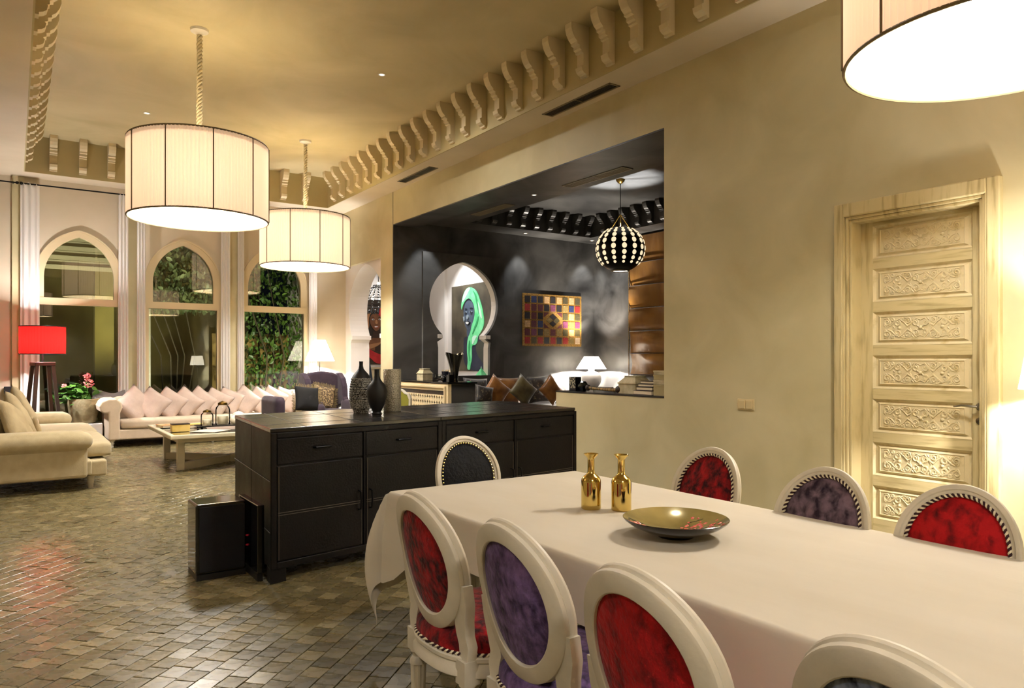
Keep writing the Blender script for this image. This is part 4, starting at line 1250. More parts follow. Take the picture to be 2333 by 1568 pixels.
for k in range(2):
    a, b_ = y0 + 0.27 + k * 1.485, y0 + 0.27 + (k + 1) * 1.485 - 0.01
    sc = MB(); soft_box(sc, -0.05, 0.86, a, b_, 0.30, 0.46, 0.045, 0.02, 12); sc.build('seat_cushion', 'ivory' if k == 9 else 'beige', ls, smooth=True, sharp=70)
    bc = MB(); soft_box(bc, -0.46, -0.08, a, b_, 0.44, 0.80, 0.14, 0.02, 12); bc.build('back_cushion', 'beige', ls, smooth=True, sharp=70)
bk = MB(); soft_box(bk, -0.62, -0.34, y0 + 0.05, y1 - 0.05, 0.14, 0.74, 0.1, 0, 12); bk.build('backrest', 'beige', ls, smooth=True, sharp=70)
for px_, py_ in ((-0.30, y0 + 0.1), (0.66, y0 + 0.22), (-0.3, y1 - 0.1), (0.66, y1 - 0.22)):
    MB().lathe([(0.022, 0), (0.03, 0.06), (0.038, 0.13)], 12, c=(px_, py_, 0)).build('foot', 'chair_paint', ls, smooth=True)
pillow('khaki linen cushion lying against the near end of the beige sofa back', (0.03, 8.95, 0.66), (-0.45, 0.35, 1.15), 'pillow_beige', 0.52, 0.46, 0.16, 1, 'khaki cushions on the beige sofa')
pillow('khaki linen cushion second from the near arm of the beige sofa', (0.07, 9.25, 0.70), (-0.5, 0.5, 1.3), 'pillow_beige', 0.52, 0.5, 0.15, 2, 'khaki cushions on the beige sofa')
pillow('khaki linen cushion third from the near arm of the beige sofa', (0.12, 9.75, 0.72), (-0.5, 0.62, 1.35), 'pillow_beige', 0.54, 0.52, 0.14, 3, 'khaki cushions on the beige sofa')
pillow('pale blush cushion by the far arm of the beige sofa', (0.12, 11.45, 0.62), (-0.5, 0.1, 1.3), 'pillow', 0.5, 0.45, 0.15, 4)

# ---- long ivory sofa under the windows
ws = thing('sofa', 'long ivory sofa with scrolled arms under the windows', 'sofa', (1.12, 12.32, 0))
SLN, SD = 3.15, 0.98
MB().box(0.06, SLN - 0.06, 0.02, SD, 0.12, 0.27).build('base', 'ivory', ws, bevel=0.02, segs=3)
sc = MB(); soft_box(sc, 0.22, SLN - 0.22, 0.0, 0.72, 0.27, 0.42, 0.05, 0.01, 14); sc.build('seat_cushion', 'ivory', ws, smooth=True, sharp=70)
bk = MB(); soft_box(bk, 0.1, SLN - 0.1, 0.72, SD, 0.2, 0.70, 0.1, 0.0, 14); bk.build('backrest', 'ivory', ws, smooth=True, sharp=70)
rl_ = MB(); rl_.grid(30, 18, lambda u, v: (0.0 + SLN * u, 0.86 + 0.12 * math.cos(2 * PI * v), 0.68 + 0.09 * math.sin(2 * PI * v)), cv=True); rl_.build('back_roll', 'ivory', ws, smooth=True)
for s in (0, 1):
    xa = 0.0 if s == 0 else SLN
    d = 1 if s == 0 else -1
    # scrolled arm profile (x outward, z), swept front to back
    prof = [(0.20, 0.12), (0.20, 0.52), (0.23, 0.60), (0.22, 0.68), (0.15, 0.735), (0.05, 0.735), (-0.04, 0.70), (-0.075, 0.63), (-0.06, 0.56), (-0.01, 0.52), (0.045, 0.53), (0.045, 0.12)]
    ab = MB().prism([(xa + d * a, b_) for a, b_ in prof], XZ, -0.02, SD)
    a_ = ab.build('arm', 'ivory', ws, bevel=0.025, segs=3)
    if s == 1:
        bt = MB()
        for i in range(3):
            for j in range(4): bt.ball((xa - 0.235 + 0.02 * (i == 2), 0.06 + 0.2 * j, 0.48 + 0.1 * i), 0.014, 8, 6)
        bt.build('tufting_buttons', 'ivory', a_, smooth=True)
        tf_ = MB()
        for j in range(5):
            yy = 0.0 + 0.2 * j - 0.03
            tf_.tube([(xa - 0.20, yy, 0.44), (xa - 0.235, yy, 0.55), (xa - 0.23, yy, 0.66), (xa - 0.16, yy, 0.735), (xa - 0.05, yy, 0.74), (xa + 0.04, yy, 0.70)], 0.05, 8)
        tf_.build('tufting', 'ivory', a_, smooth=True)
fm = MB().lathe([(0.012, 0), (0.022, 0.012), (0.016, 0.03), (0.02, 0.05), (0.035, 0.075), (0.02, 0.085), (0.045, 0.105), (0.045, 0.125)], 14).mesh('foot', 'chair_paint', smooth=True)
for fx in (0.1, SLN / 2 - 0.05, SLN - 0.1):
    for fy in (0.06, SD - 0.08): instance(fm, 'foot', ws, (fx, fy, 0))
n = 11
rp_ = random.Random(9)
for k in range(n):
    x = 1.58 + 0.235 * k + rp_.uniform(-0.02, 0.02)
    s_ = 0.50 if k == 0 else 0.45 + rp_.uniform(-0.02, 0.02)
    roll = (0.74, 0.55, 0.52, 0.62, 0.60, 0.42, 0.36, 0.62, 0.50, 0.45, 0.30)[k]
    pillow('blush linen pillow on the long sofa, %s from its left arm' % ORD[k], (x, 12.74 + rp_.uniform(-0.03, 0.03), 0.615), (-0.55, roll, -0.62 if k else -0.25), 'pillow', s_, s_, 0.16, 20 + k, 'row of blush pillows on the long sofa')
th = MB(); th.grid(20, 20, lambda u, v: (1.02 + 0.46 * u, 13.22 + 0.05 * math.sin(8 * u) * v - 0.16 * (1 - v), 0.62 + 0.20 * math.sin(PI * (0.1 + 0.8 * v)) + 0.03 * math.sin(6 * u + 2 * v)))
tag(th.build('throw', 'grey_cloth', smooth=True), 'grey throw bundled over the left back corner of the long sofa', 'throw')

# ---- coffee table
ct = thing('coffee_table', 'low white coffee table with glass top and angled base', 'coffee table', (1.485, 9.10, 0))
CW, CD, CH = 1.7, 1.72, 0.45
M['ct_white'] = mat('antique_white_paint', (208, 196, 166), 0.5, col2=(196, 184, 152), nscale=6, lo=0.3, hi=0.7)
M['ct_glass'] = mat('smoked_glass_top', (96, 96, 82), 0.05, metal=0.4, coat=1.0, spec=0.8)
fr = MB()
fr.box(0, CW, 0, 0.06, CH - 0.05, CH); fr.box(0, CW, CD - 0.06, CD, CH - 0.05, CH); fr.box(0, 0.06, 0.06, CD - 0.06, CH - 0.05, CH); fr.box(CW - 0.06, CW, 0.06, CD - 0.06, CH - 0.05, CH)
fr.build('top_frame', 'ct_white', ct, bevel=0.012, segs=3)
fr = MB(); fr.box(0.1, CW - 0.1, 0.1, 0.13, CH - 0.1, CH - 0.05); fr.box(0.1, CW - 0.1, CD - 0.13, CD - 0.1, CH - 0.1, CH - 0.05); fr.box(0.1, 0.13, 0.13, CD - 0.13, CH - 0.1, CH - 0.05); fr.box(CW - 0.13, CW - 0.1, 0.13, CD - 0.13, CH - 0.1, CH - 0.05)
fr.build('apron', 'ct_white', ct)
MB().box(0.055, CW - 0.055, 0.055, CD - 0.055, CH - 0.02, CH - 0.004).build('glass_top', 'ct_glass', ct)
feet = [(0.17, 0.36), (0.21, CD - 0.16), (CW - 0.21, 0.2), (CW - 0.2, CD - 0.3)]
mid = Vector((CW / 2, CD / 2))
for fx, fy in feet:
    p = Vector((fx, fy)); d = (mid - p).normalized(); nrm = Vector((-d.y, d.x)) * 0.04
    MB().box(fx - 0.04, fx + 0.04, fy - 0.04, fy + 0.04, 0, CH - 0.05).build('leg', 'ct_white', ct, bevel=0.004)
    q = mid + d * 0.02
    MB().hexa([(v.x, v.y, z) for z in (0.0, 0.085) for v in (p - nrm, q - nrm, q + nrm, p + nrm)]).build('stretcher', 'ct_white', ct)
# things on the coffee table (top at CH)
M['gold_box'] = mat('gilt_paper', (206, 168, 76), 0.5, col2=(222, 190, 110), nscale=8)
M['cream_paper'] = mat('cream_paper', (222, 206, 176), 0.7)
M['orange'] = mat('orange_cloth', (206, 120, 70), 0.7, col2=(222, 190, 140), nscale=14, lo=0.4, hi=0.6)
def on_ct(x, y): return (1.485 + x, 9.10 + y, CH)
k_ = thing('gift_box', 'small gilt box with a dark lid on the coffee table', 'box', on_ct(0.19, 0.50))
MB().box(-0.1, 0.1, -0.07, 0.07, 0, 0.085).build('body', 'gold_box', k_, bevel=0.003); MB().box(-0.102, 0.102, -0.072, 0.072, 0.085, 0.095).build('lid', 'wood_dark', k_)
k_ = thing('book', 'flat gilt book behind the small box on the coffee table', 'book', on_ct(0.42, 1.0))
MB().box(-0.16, 0.16, -0.1, 0.1, 0, 0.035).build('pages', 'cream_paper', k_); MB().box(-0.165, 0.165, -0.105, 0.105, 0.035, 0.042).build('cover', 'gold_box', k_)
k_ = thing('book', 'orange patterned book at the left corner of the coffee table', 'book', on_ct(0.22, 1.2), 0.2)
MB().box(-0.16, 0.16, -0.12, 0.12, 0.004, 0.028).build('pages', 'cream_paper', k_); MB().box(-0.165, 0.165, -0.125, 0.125, 0.028, 0.034).build('cover', 'orange', k_)
k_ = thing('napkin', 'cream napkin hanging in a point on the coffee table', 'napkin', on_ct(0.50, 0.34), 0.78)
MB().box(-0.17, 0.17, -0.17, 0.17, 0.001, 0.005).build('cloth', 'cream_paper', k_)
tr = thing('tray', 'dark footed metal tray holding jars and candles', 'tray', on_ct(0.74, 0.72))
MB().box(-0.32, 0.32, -0.16, 0.16, 0.03, 0.04).build('plate', 'iron', tr, bevel=0.003)
for sx in (-1, 1):
    for sy in (-1, 1): MB().ball((sx * 0.28, sy * 0.12, 0.016), 0.016, 8, 6).build('foot', 'iron', tr, smooth=True)
M['wax'] = mat('candle_wax', (240, 228, 202), 0.5, emit=(255, 236, 200), estr=0.03)
M['old_brass'] = mat('aged_brass', (112, 86, 36), 0.35, 1.0)
def jar(label, x, y, r, h):
    t = thing('glass_jar', label, 'jar', (1.485 + 0.74 + x, 9.10 + 0.72 + y, CH + 0.041), 0, 'domed glass jars on the tray')
    MB().lathe([(0, 0), (r * 0.95, 0.0), (r, 0.01), (r, h * 0.62), (r * 0.9, h * 0.74), (r * 0.6, h * 0.83), (r * 0.58, h * 0.86)], 24, cap=False).build('glass', 'clear', t, smooth=True)
    MB().lathe([(r * 0.66, h * 0.83), (r * 0.68, h * 0.87), (r * 0.6, h * 0.93), (r * 0.3, h * 0.97), (r * 0.1, h), (0.0, h * 1.01)], 24, cap=False).build('lid', 'old_brass', t, smooth=True)
    MB().lathe([(0, 0.005), (r * 0.72, 0.005), (r * 0.74, 0.06), (r * 0.7, h * 0.36), (0, h * 0.36)], 20, cap=False).build('candle', 'wax', t, smooth=True)
jar('smaller domed glass jar with candle on the tray', -0.2, -0.02, 0.075, 0.20)
jar('taller domed glass jar with brass lid on the tray', 0.0, 0.03, 0.09, 0.30)
for lb, x, y, r in (('round ivory ball candle at the right of the tray', 0.20, 0.05, 0.085), ('squat ivory candle in front of the taller jar', 0.13, -0.07, 0.065)):
    b = MB(); b.ball((0, 0, r * 0.93), r, 18, 12, (1, 1, 0.93)); b.tube([(0, 0, r * 1.85), (0, 0, r * 1.85 + 0.015)], 0.003, 5)
    tag(b.build('ball_candle', 'wax', smooth=True, loc=(1.485 + 0.74 + x, 9.10 + 0.72 + y, CH + 0.041)), lb, 'candle')

# ---- wing chair in the corner
wc = thing('wing_chair', 'plum upholstered wing chair in the corner', 'armchair', (4.42, 12.0, 0), 0.12)
def front(px): return px
MB().box(-0.36, 0.36, -0.38, 0.36, 0.16, 0.34).build('base', 'plum', wc, bevel=0.03, segs=3)
sc = MB(); soft_box(sc, -0.28, 0.28, -0.40, 0.22, 0.34, 0.48, 0.05, 0.02); sc.build('seat_cushion', 'plum', wc, smooth=True, sharp=70)
bp_ = [(-0.31, 0.3), (-0.33, 0.95), (-0.30, 1.06), (-0.2, 1.10), (0, 1.125), (0.2, 1.10), (0.30, 1.06), (0.33, 0.95), (0.31, 0.3)]
MB().prism(bp_, XZ, 0.20, 0.36).build('backrest', 'plum', wc, bevel=0.04, segs=4)
for s in (-1, 1):
    wp = [(0.34, 0.46), (0.34, 1.06), (0.30, 1.10), (0.20, 1.09), (0.08, 1.0), (0.02, 0.86), (0.0, 0.68), (-0.06, 0.60)]
    b = MB().prism(wp, lambda a, z, d: (s * d, a, z), 0.28, 0.385); b.build('wing', 'plum', wc, bevel=0.04, segs=4)
    b = MB(); soft_box(b, s * 0.335 - 0.075, s * 0.335 + 0.075, -0.40, 0.1, 0.3, 0.64, 0.07); b.build('arm', 'plum', wc, smooth=True, sharp=70)
    for fy in (-0.33, 0.3): MB().lathe([(0.018, 0), (0.03, 0.16)], 10, c=(s * 0.3, fy, 0)).build('leg', 'wood_dark', wc, smooth=True)
M['black_fur'] = mat('black_silk', (10, 9, 11), 0.9, col2=(44, 40, 44), nscale=6, lo=0.6, hi=0.75)
M['fringe'] = mat('gold_fringe', (120, 104, 66), 0.7)
M['fringe2'] = mat('patterned_brocade', (70, 54, 34), 0.7, col2=(150, 128, 92), nscale=40, lo=0.45, hi=0.6)
def fringed(label, loc, rot, m, seed):
    o = pillow(label, loc, rot, m, 0.42, 0.42, 0.14, seed, 'fringed cushions on the plum chairs')
    b = MB(); rnd = random.Random(seed)
    for k in range(120):
        s, e = divmod(k, 30); t_ = (e + 0.5) / 30 * 2 - 1
        p = [(t_, 1), (1, t_), (t_, -1), (-1, t_)][s]; q = [(0, 1), (1, 0), (0, -1), (-1, 0)][s]
        x, z = p[0] * 0.2, p[1] * 0.2
        b.tube([(x, 0, z), (x + q[0] * 0.05 + rnd.gauss(0, 0.006), rnd.gauss(0, 0.008), z + q[1] * 0.05 + rnd.gauss(0, 0.006))], 0.004, 4)
    b.build('fringe', 'fringe', o)
    return o
fringed('black fringed cushion in front of the wing chair', (3.90, 11.55, 0.69), (-0.35, 0.12, 0.1), 'black_fur', 41)
fringed('patterned fringed cushion on the seat of the wing chair', (4.36, 12.08, 0.68), (-0.3, 0.2, 0.0), 'fringe2', 42)
pc = thing('armchair', 'low plum armchair half hidden by the fringed black cushion', 'armchair', (3.75, 11.75, 0), 0.1)
b = MB(); soft_box(b, -0.36, 0.36, -0.3, 0.36, 0.12, 0.44, 0.06); b.build('seat', 'plum', pc, smooth=True, sharp=70)
b = MB(); soft_box(b, -0.42, -0.26, -0.34, 0.36, 0.12, 0.74, 0.07); b.build('arm', 'plum', pc, smooth=True, sharp=70)
b = MB(); soft_box(b, 0.26, 0.42, -0.34, 0.36, 0.12, 0.60, 0.07); b.build('arm', 'plum', pc, smooth=True, sharp=70)
for fx in (-0.3, 0.3):
    for fy in (-0.22, 0.28): MB().lathe([(0.018, 0), (0.03, 0.13)], 10, c=(fx, fy, 0)).build('leg', 'wood_dark', pc, smooth=True)

# ---- slim white floor lamps
M['lit_shade'] = mat('white_lampshade', (250, 244, 232), 0.8, transl=0.5, emit=(255, 238, 210), estr=2.2)
def floor_lamp(label, x, y, zt, zb, r0, r1, watts):
    t = thing('floor_lamp', label, 'lamp', (x, y, 0))
    b = MB(); b.lathe([(r1, zb), (r0, zt)], 32, cap=False); b.build('lamp_shade', 'lit_shade', t, smooth=True)
    MB().tube([(0, 0, 0.02), (0, 0, zb + 0.05)], 0.010, 8).build('pole', 'steel', t, smooth=True)
    MB().lathe([(0, 0), (0.14, 0), (0.14, 0.012), (0.03, 0.03), (0.012, 0.035)], 24, cap=False).build('base', 'steel', t, smooth=True)
    MB().ball((0, 0, (zb + zt) / 2), 0.04, 10, 8).build('bulb', 'bulb', t, smooth=True)
    b = MB()
    for k in range(3): b.tube([(0, 0, zb + 0.05), (r1 * math.cos(k * 2.1), r1 * math.sin(k * 2.1), zb + 0.01)], 0.004, 5)
    b.build('spider', 'steel', t)
    point((0, 0, (zb + zt) / 2 - 0.03), watts, SOFT, 0.05, t)
floor_lamp('slim floor lamp with glowing white shade behind the wing chair', 4.62, 12.98, 1.68, 1.30, 0.10, 0.26, 560)
floor_lamp('floor lamp with white shade at the right edge beside the door', 4.93, 1.655, 1.45, 1.15, 0.165, 0.215, 250)

# ---- small wall plates
def plate(label, loc, size, axis_, kind, inner):
    t = thing(kind.replace(' ', '_'), label, kind, loc)
    a, b_ = size[0] / 2, size[1] / 2
    fn = (lambda u, v, d: (u, -d, v)) if axis_ == 'y' else (lambda u, v, d: (-d, u, v))
    MB().prism([(-a, -b_), (a, -b_), (a, b_), (-a, b_)], fn, 0, 0.01).build('plate', M['plate_beige'] if axis_ == 'x' else M['white_metal'], t, bevel=0.003)
    for (u0, u1, v0, v1, m_) in inner:
        MB().prism([(u0, v0), (u1, v0), (u1, v1), (u0, v1)], fn, 0.009, 0.016).build('rocker' if axis_ == 'x' else 'display', m_, t, bevel=0.002)
M['plate_beige'] = mat('beige_switch', (206, 186, 140), 0.45)
plate('beige double light switch on the wall between alcove and door', (W, 4.065, 0.933), (0.17, 0.095), 'x', 'light switch', [(-0.07, -0.005, -0.035, 0.035, 'plate_beige'), (0.005, 0.07, -0.035, 0.035, 'plate_beige')])
plate('small thermostat plate with dark display above the wing chair', (4.80, L, 1.50), (0.22, 0.10), 'y', 'thermostat', [(-0.095, -0.02, 0.01, 0.03, 'vent_grey'), (0.02, 0.09, 0.0, 0.035, 'vent_grey')])
plate('small wall sensor high above the wing chair', (4.70, L, 2.22), (0.09, 0.04), 'y', 'sensor', [(-0.035, 0.035, -0.01, 0.01, 'vent_grey')])

# ================================================================== ALCOVE CONTENTS
# ---- bar counter with pierced front, half wall left of the passage
bar = thing('bar_counter', 'low bar counter with pierced cream lattice front', 'counter', (0, 0, 0))
M['bar_cream'] = mat('cream_bar_paint', (214, 194, 154), 0.55)
BY0, BY1, BZ = 9.29, NB - 0.01, 0.985
MB().box(W + 0.05, W + WT, BY0, BY1, 0, BZ - 0.02).build('body', 'dark', bar)
MB().box(W - 0.02, W + WT + 0.03, BY0 - 0.02, BY1, BZ - 0.02, BZ + 0.005).build('top', 'gloss_black', bar, bevel=0.004)
fb = MB()
fb.box(W - 0.01, W + 0.05, BY0, BY1, 0.86, BZ - 0.02); fb.box(W - 0.01, W + 0.05, BY0, BY0 + 0.10, 0, 0.86); fb.box(W - 0.01, W + 0.05, BY1 - 0.10, BY1, 0, 0.86); fb.box(W - 0.01, W + 0.05, BY0 + 0.1, BY1 - 0.1, 0, 0.15)
fb.build('front_frame', 'bar_cream', bar, bevel=0.004)
MB().box(W - 0.035, W - 0.01, BY0 + 0.06, BY1 - 0.02, 0.90, 0.935).build('moulding', 'bar_cream', bar, bevel=0.006)
MB().box(W - 0.035, W - 0.01, BY0 + 0.06, BY0 + 0.09, 0.1, 0.90).build('moulding', 'bar_cream', bar, bevel=0.006)
MB().box(W + 0.02, W + 0.03, BY0 + 0.1, BY1 - 0.1, 0.80, 0.86).build('slot', 'wood_dark', bar)
la = MB()
yy0, yy1, zz0, zz1, pt_ = BY0 + 0.1, BY1 - 0.1, 0.15, 0.80, 0.075
n1, n2 = int((yy1 - yy0) / pt_), int((zz1 - zz0) / pt_)
dy, dz = (yy1 - yy0) / n1, (zz1 - zz0) / n2
for i in range(n1):
    for j in range(n2):
        c = (yy0 + dy * (i + 0.5), zz0 + dz * (j + 0.5))
        h_ = (dy * 0.36, dz * 0.42)
        o_ = [(c[0] - dy / 2, c[1] - dz / 2), (c[0], c[1] - dz / 2), (c[0] + dy / 2, c[1] - dz / 2), (c[0] + dy / 2, c[1]), (c[0] + dy / 2, c[1] + dz / 2), (c[0], c[1] + dz / 2), (c[0] - dy / 2, c[1] + dz / 2), (c[0] - dy / 2, c[1])]
        q_ = [(c[0] - h_[0] * 0.45, c[1] - h_[1] * 0.45), (c[0], c[1] - h_[1]), (c[0] + h_[0] * 0.45, c[1] - h_[1] * 0.45), (c[0] + h_[0], c[1]), (c[0] + h_[0] * 0.45, c[1] + h_[1] * 0.45), (c[0], c[1] + h_[1]), (c[0] - h_[0] * 0.45, c[1] + h_[1] * 0.45), (c[0] - h_[0], c[1])]
        for x in (W + 0.004,):
            la.add([(x, a, b) for a, b in o_] + [(x, a, b) for a, b in q_] + [(x + 0.014, a, b) for a, b in q_], [(k, (k + 1) % 8, 8 + (k + 1) % 8, 8 + k) for k in range(8)] + [(8 + k, 8 + (k + 1) % 8, 16 + (k + 1) % 8, 16 + k) for k in range(8)])
o = la.build('lattice', 'bar_cream', bar); o['label'] = 'cream lattice pierced with small star holes'
MB().box(W + 0.045, W + 0.05, yy0, yy1, 0.15, 0.86).build('lattice_backing', 'wood_dark', bar)

# ---- green carved chair before the lattice
M['green_cloth'] = mat('moss_velvet', (128, 124, 26), 0.8, sheen=0.3)
gc = thing('side_chair', 'moss green upholstered chair with carved grey frame before the lattice', 'chair', (4.72, 9.50, 0), -1.25)
op = [(-0.24, 0.45), (-0.25, 0.78), (-0.21, 0.85), (-0.15, 0.86), (-0.09, 0.90), (0, 0.92), (0.09, 0.90), (0.15, 0.86), (0.21, 0.85), (0.25, 0.78), (0.24, 0.45)]
ip = [(x * 0.86, 0.47 + (z - 0.45) * 0.9) for x, z in op]
MB().prism(op + ip[::-1], XZ, -0.25, -0.21).build('back_frame', 'chair_paint', gc, bevel=0.006)
MB().prism(ip, XZ, -0.245, -0.2).build('backrest', 'green_cloth', gc, bevel=0.012)
b = MB(); soft_box(b, -0.25, 0.25, -0.24, 0.24, 0.38, 0.48, 0.04, 0.01); b.build('seat', 'green_cloth', gc, smooth=True, sharp=70)
MB().box(-0.25, 0.25, -0.24, 0.24, 0.33, 0.385).build('seat_rail', 'chair_paint', gc, bevel=0.005)
for fx in (-0.22, 0.22):
    for fy in (-0.21, 0.21): MB().lathe([(0.012, 0), (0.016, 0.1), (0.026, 0.34)], 10, c=(fx, fy, 0)).build('leg', 'chair_paint', gc, smooth=True)

# ---- objects on the bar
TOPZ = BZ + 0.006
M['stone'] = mat('whitewashed_wood', (196, 184, 150), 0.7, col2=(160, 146, 112), nscale=12, lo=0.35, hi=0.7)
def house_box(label, x, y, z, w, d, h, rz, name='lidded_box'):
    t = thing(name, label, 'box', (x, y, z), rz)
    MB().box(-w / 2, w / 2, -d / 2, d / 2, 0.0, h * 0.55).build('body', 'stone', t, bevel=0.004)
    MB().box(-w / 2 - 0.008, w / 2 + 0.008, -d / 2 - 0.008, d / 2 + 0.008, h * 0.55, h * 0.62).build('rim', 'stone', t, bevel=0.003)
    a, c = w / 2, d / 2
    k = 0.58
    MB().hexa([(-a, -c, h * 0.62), (a, -c, h * 0.62), (a, c, h * 0.62), (-a, c, h * 0.62), (-a * k, -c * k, h * 0.95), (a * k, -c * k, h * 0.95), (a * k, c * k, h * 0.95), (-a * k, c * k, h * 0.95)]).build('lid', 'stone', t)
    MB().box(-a * k - 0.01, a * k + 0.01, -c * k - 0.01, c * k + 0.01, h * 0.95, h).build('lid_cap', 'stone', t, bevel=0.003)
    return t
house_box('small whitewashed lidded box on the bar', W + 0.2, 10.42, TOPZ, 0.19, 0.17, 0.19, 0.15)
M['bucket'] = mat('dark_blue_enamel', (18, 20, 34), 0.25)
def bucket(label, x, y, r, h):
    t = thing('ice_bucket', label, 'bucket', (x, y, TOPZ))
    MB().lathe([(0, 0), (r * 0.8, 0), (r, h), (r * 0.95, h), (r * 0.76, 0.01), (0, 0.01)], 24, cap=False).build('pail', 'bucket', t, smooth=True, sharp=50)
    MB().tube([(-r * 1.01, 0, h * 0.8), (-r * 1.02, 0.02, h * 0.5), (-r * 0.98, 0, h * 0.3), (-r * 0.98, -0.02, h * 0.5), (-r * 1.02, 0, h * 0.8)], 0.004, 6).build('handle', 'steel', t, smooth=True)
    b = MB(); rr = random.Random(int(x * 100))
    for _ in range(9): b.cbox((rr.uniform(-r, r) * 0.6, rr.uniform(-r, r) * 0.6, h + 0.005), (0.03, 0.012, 0.035), Matrix.Rotation(rr.uniform(0, 3), 3, 'Z'))
    b.build('sachets', 'cream_paper', t)
bucket('dark blue bucket of sachets on the bar behind the shot glasses', W + 0.36, 9.98, 0.085, 0.15)
bucket('dark blue bucket with ring handle beside the flared black stand', W + 0.34, 9.76, 0.075, 0.14)
for k, yy in enumerate((9.99, 9.905, 9.82)):
    o = MB().lathe([(0, 0.0), (0.02, 0), (0.021, 0.02), (0.006, 0.03), (0.006, 0.045), (0.018, 0.06), (0.026, 0.105), (0.024, 0.105), (0.016, 0.062), (0, 0.055)], 18, cap=False).build('shot_glass', 'clear', smooth=True, loc=(W + 0.14, yy, TOPZ))
    tag(o, 'stemmed shot glass on the bar, %s from the lidded box' % ORD[k], 'glass', 'shot glasses on the bar')
fs_ = MB(); n_ = 14
def flare(u, v):
    q = 0.055 + 0.085 * v ** 1.6
    lob = 1 + 0.05 * math.cos(6 * 2 * PI * u) * (0.3 + v)
    return (q * lob * math.cos(2 * PI * u), q * lob * math.sin(2 * PI * u), 0.06 + 0.36 * v + 0.02 * math.cos(4 * PI * u) * v)
fs_.grid(48, 14, flare, cu=True)
fs_.lathe([(0, 0), (0.06, 0), (0.06, 0.012), (0.05, 0.03), (0.055, 0.065)], 32, cap=False)
tag(fs_.build('flared_vase', 'gloss_black', smooth=True, loc=(W + 0.22, 9.50, TOPZ), sharp=50), 'tall flared glossy black vase on the bar', 'vase')
tag(MB().box(-0.04, 0.04, -0.04, 0.04, 0, 0.11).build('candle_block', 'gloss_black', loc=(W + 0.10, 9.42, TOPZ), bevel=0.004), 'small glossy black cube holder in front of the flared vase', 'candle holder')
t = thing('shaker', 'black ball shaker lying on the bar beside the black cube', 'shaker', (W + 0.10, 9.62, TOPZ))
MB().ball((0, 0, 0.048), 0.048, 16, 10).build('ball', 'gloss_black', t, smooth=True)
MB().tube([(0, 0.03, 0.045), (0, 0.20, 0.022)], [0.016, 0.012], 10).build('handle', 'gloss_black', t, smooth=True)

# ---- objects on the half-wall shelf
SH = 0.961
M['pierced'] = mat('pierced_metal', (150, 144, 122), 0.5, col2=(16, 15, 14), nscale=55, lo=0.45, hi=0.52, detail=0)
t = thing('tealight_holder', 'square black tealight holder with pierced side on the shelf', 'candle holder', (W + 0.17, 6.60, SH), 0.2)
MB().box(-0.05, 0.05, -0.05, 0.05, 0, 0.16).build('body', 'black', t, bevel=0.003)
MB().box(-0.052, -0.049, -0.046, 0.046, 0.03, 0.155).build('pierced_panel', 'pierced', t)
o = MB().lathe([(0, 0), (0.03, 0), (0.035, 0.01), (0.06, 0.05), (0.06, 0.065), (0.04, 0.1), (0.03, 0.112), (0.026, 0.11), (0.03, 0.09)], 8, cap=False).build('facet_vase', 'gloss_black', loc=(W + 0.15, 6.43, SH))
tag(o, 'faceted black bud vase on the shelf left of the carved club', 'vase')
M['club'] = mat('banded_horn', (60, 44, 22), 0.4, col2=(150, 118, 62), nscale=6, lo=0.42, hi=0.55, stretch=(1, 6, 1))
t = thing('carved_club', 'banded carved club lying along the shelf', 'ornament', (W + 0.12, 6.04, SH))
cp = [(0.0, 0.26, 0.045), (0.0, 0.22, 0.042), (0, 0.1, 0.036), (0, -0.05, 0.034), (0, -0.16, 0.034), (0, -0.22, 0.036)]
MB().tube(cp, [0.022, 0.018, 0.015, 0.016, 0.02, 0.022], 10).build('shaft', 'club', t, smooth=True)
MB().ball((0, 0.27, 0.045), 0.034, 14, 10).build('knob', 'wood_dark', t, smooth=True)
MB().ball((0, -0.24, 0.042), 0.04, 14, 10, (1, 1.1, 1)).build('knob', 'wood_dark', t, smooth=True)
for yy in (0.14, -0.2): MB().ball((-0.02, yy, 0.013), 0.014, 8, 6).build('glass_foot', 'clear', t, smooth=True)
house_box('stone coloured lidded casket on the shelf right of the carved club', W + 0.22, 5.66, SH, 0.24, 0.26, 0.19, 0.0, 'lidded_casket')
M['book_dark'] = mat('dark_book_cover', (44, 30, 34), 0.6)
for k, (w_, h_, c_) in enumerate(((0.26, 0.045, 'book_dark'), (0.22, 0.035, 'wood_dark'), (0.20, 0.03, 'book_dark'), (0.17, 0.028, 'wood_dark'))):
    z = SH + sum((0.046, 0.036, 0.031, 0.029)[:k])
    t = thing('book', 'dark bound book on the shelf, %s from the bottom of its pile' % ORD[k], 'book', (W + 0.18, 5.41 - 0.008 * k, z), 0.05 * k, 'pile of books on the shelf')
    MB().box(-w_ * 0.38, w_ * 0.38, -w_ / 2, w_ / 2, 0, 0.005).build('cover', c_, t); MB().box(-w_ * 0.38, w_ * 0.38, -w_ / 2, w_ / 2, h_ - 0.005, h_).build('cover', c_, t)
    MB().box(-w_ * 0.37, w_ * 0.37, -w_ / 2 + 0.006, w_ / 2 - 0.002, 0.005, h_ - 0.005).build('pages', 'cream_paper', t)
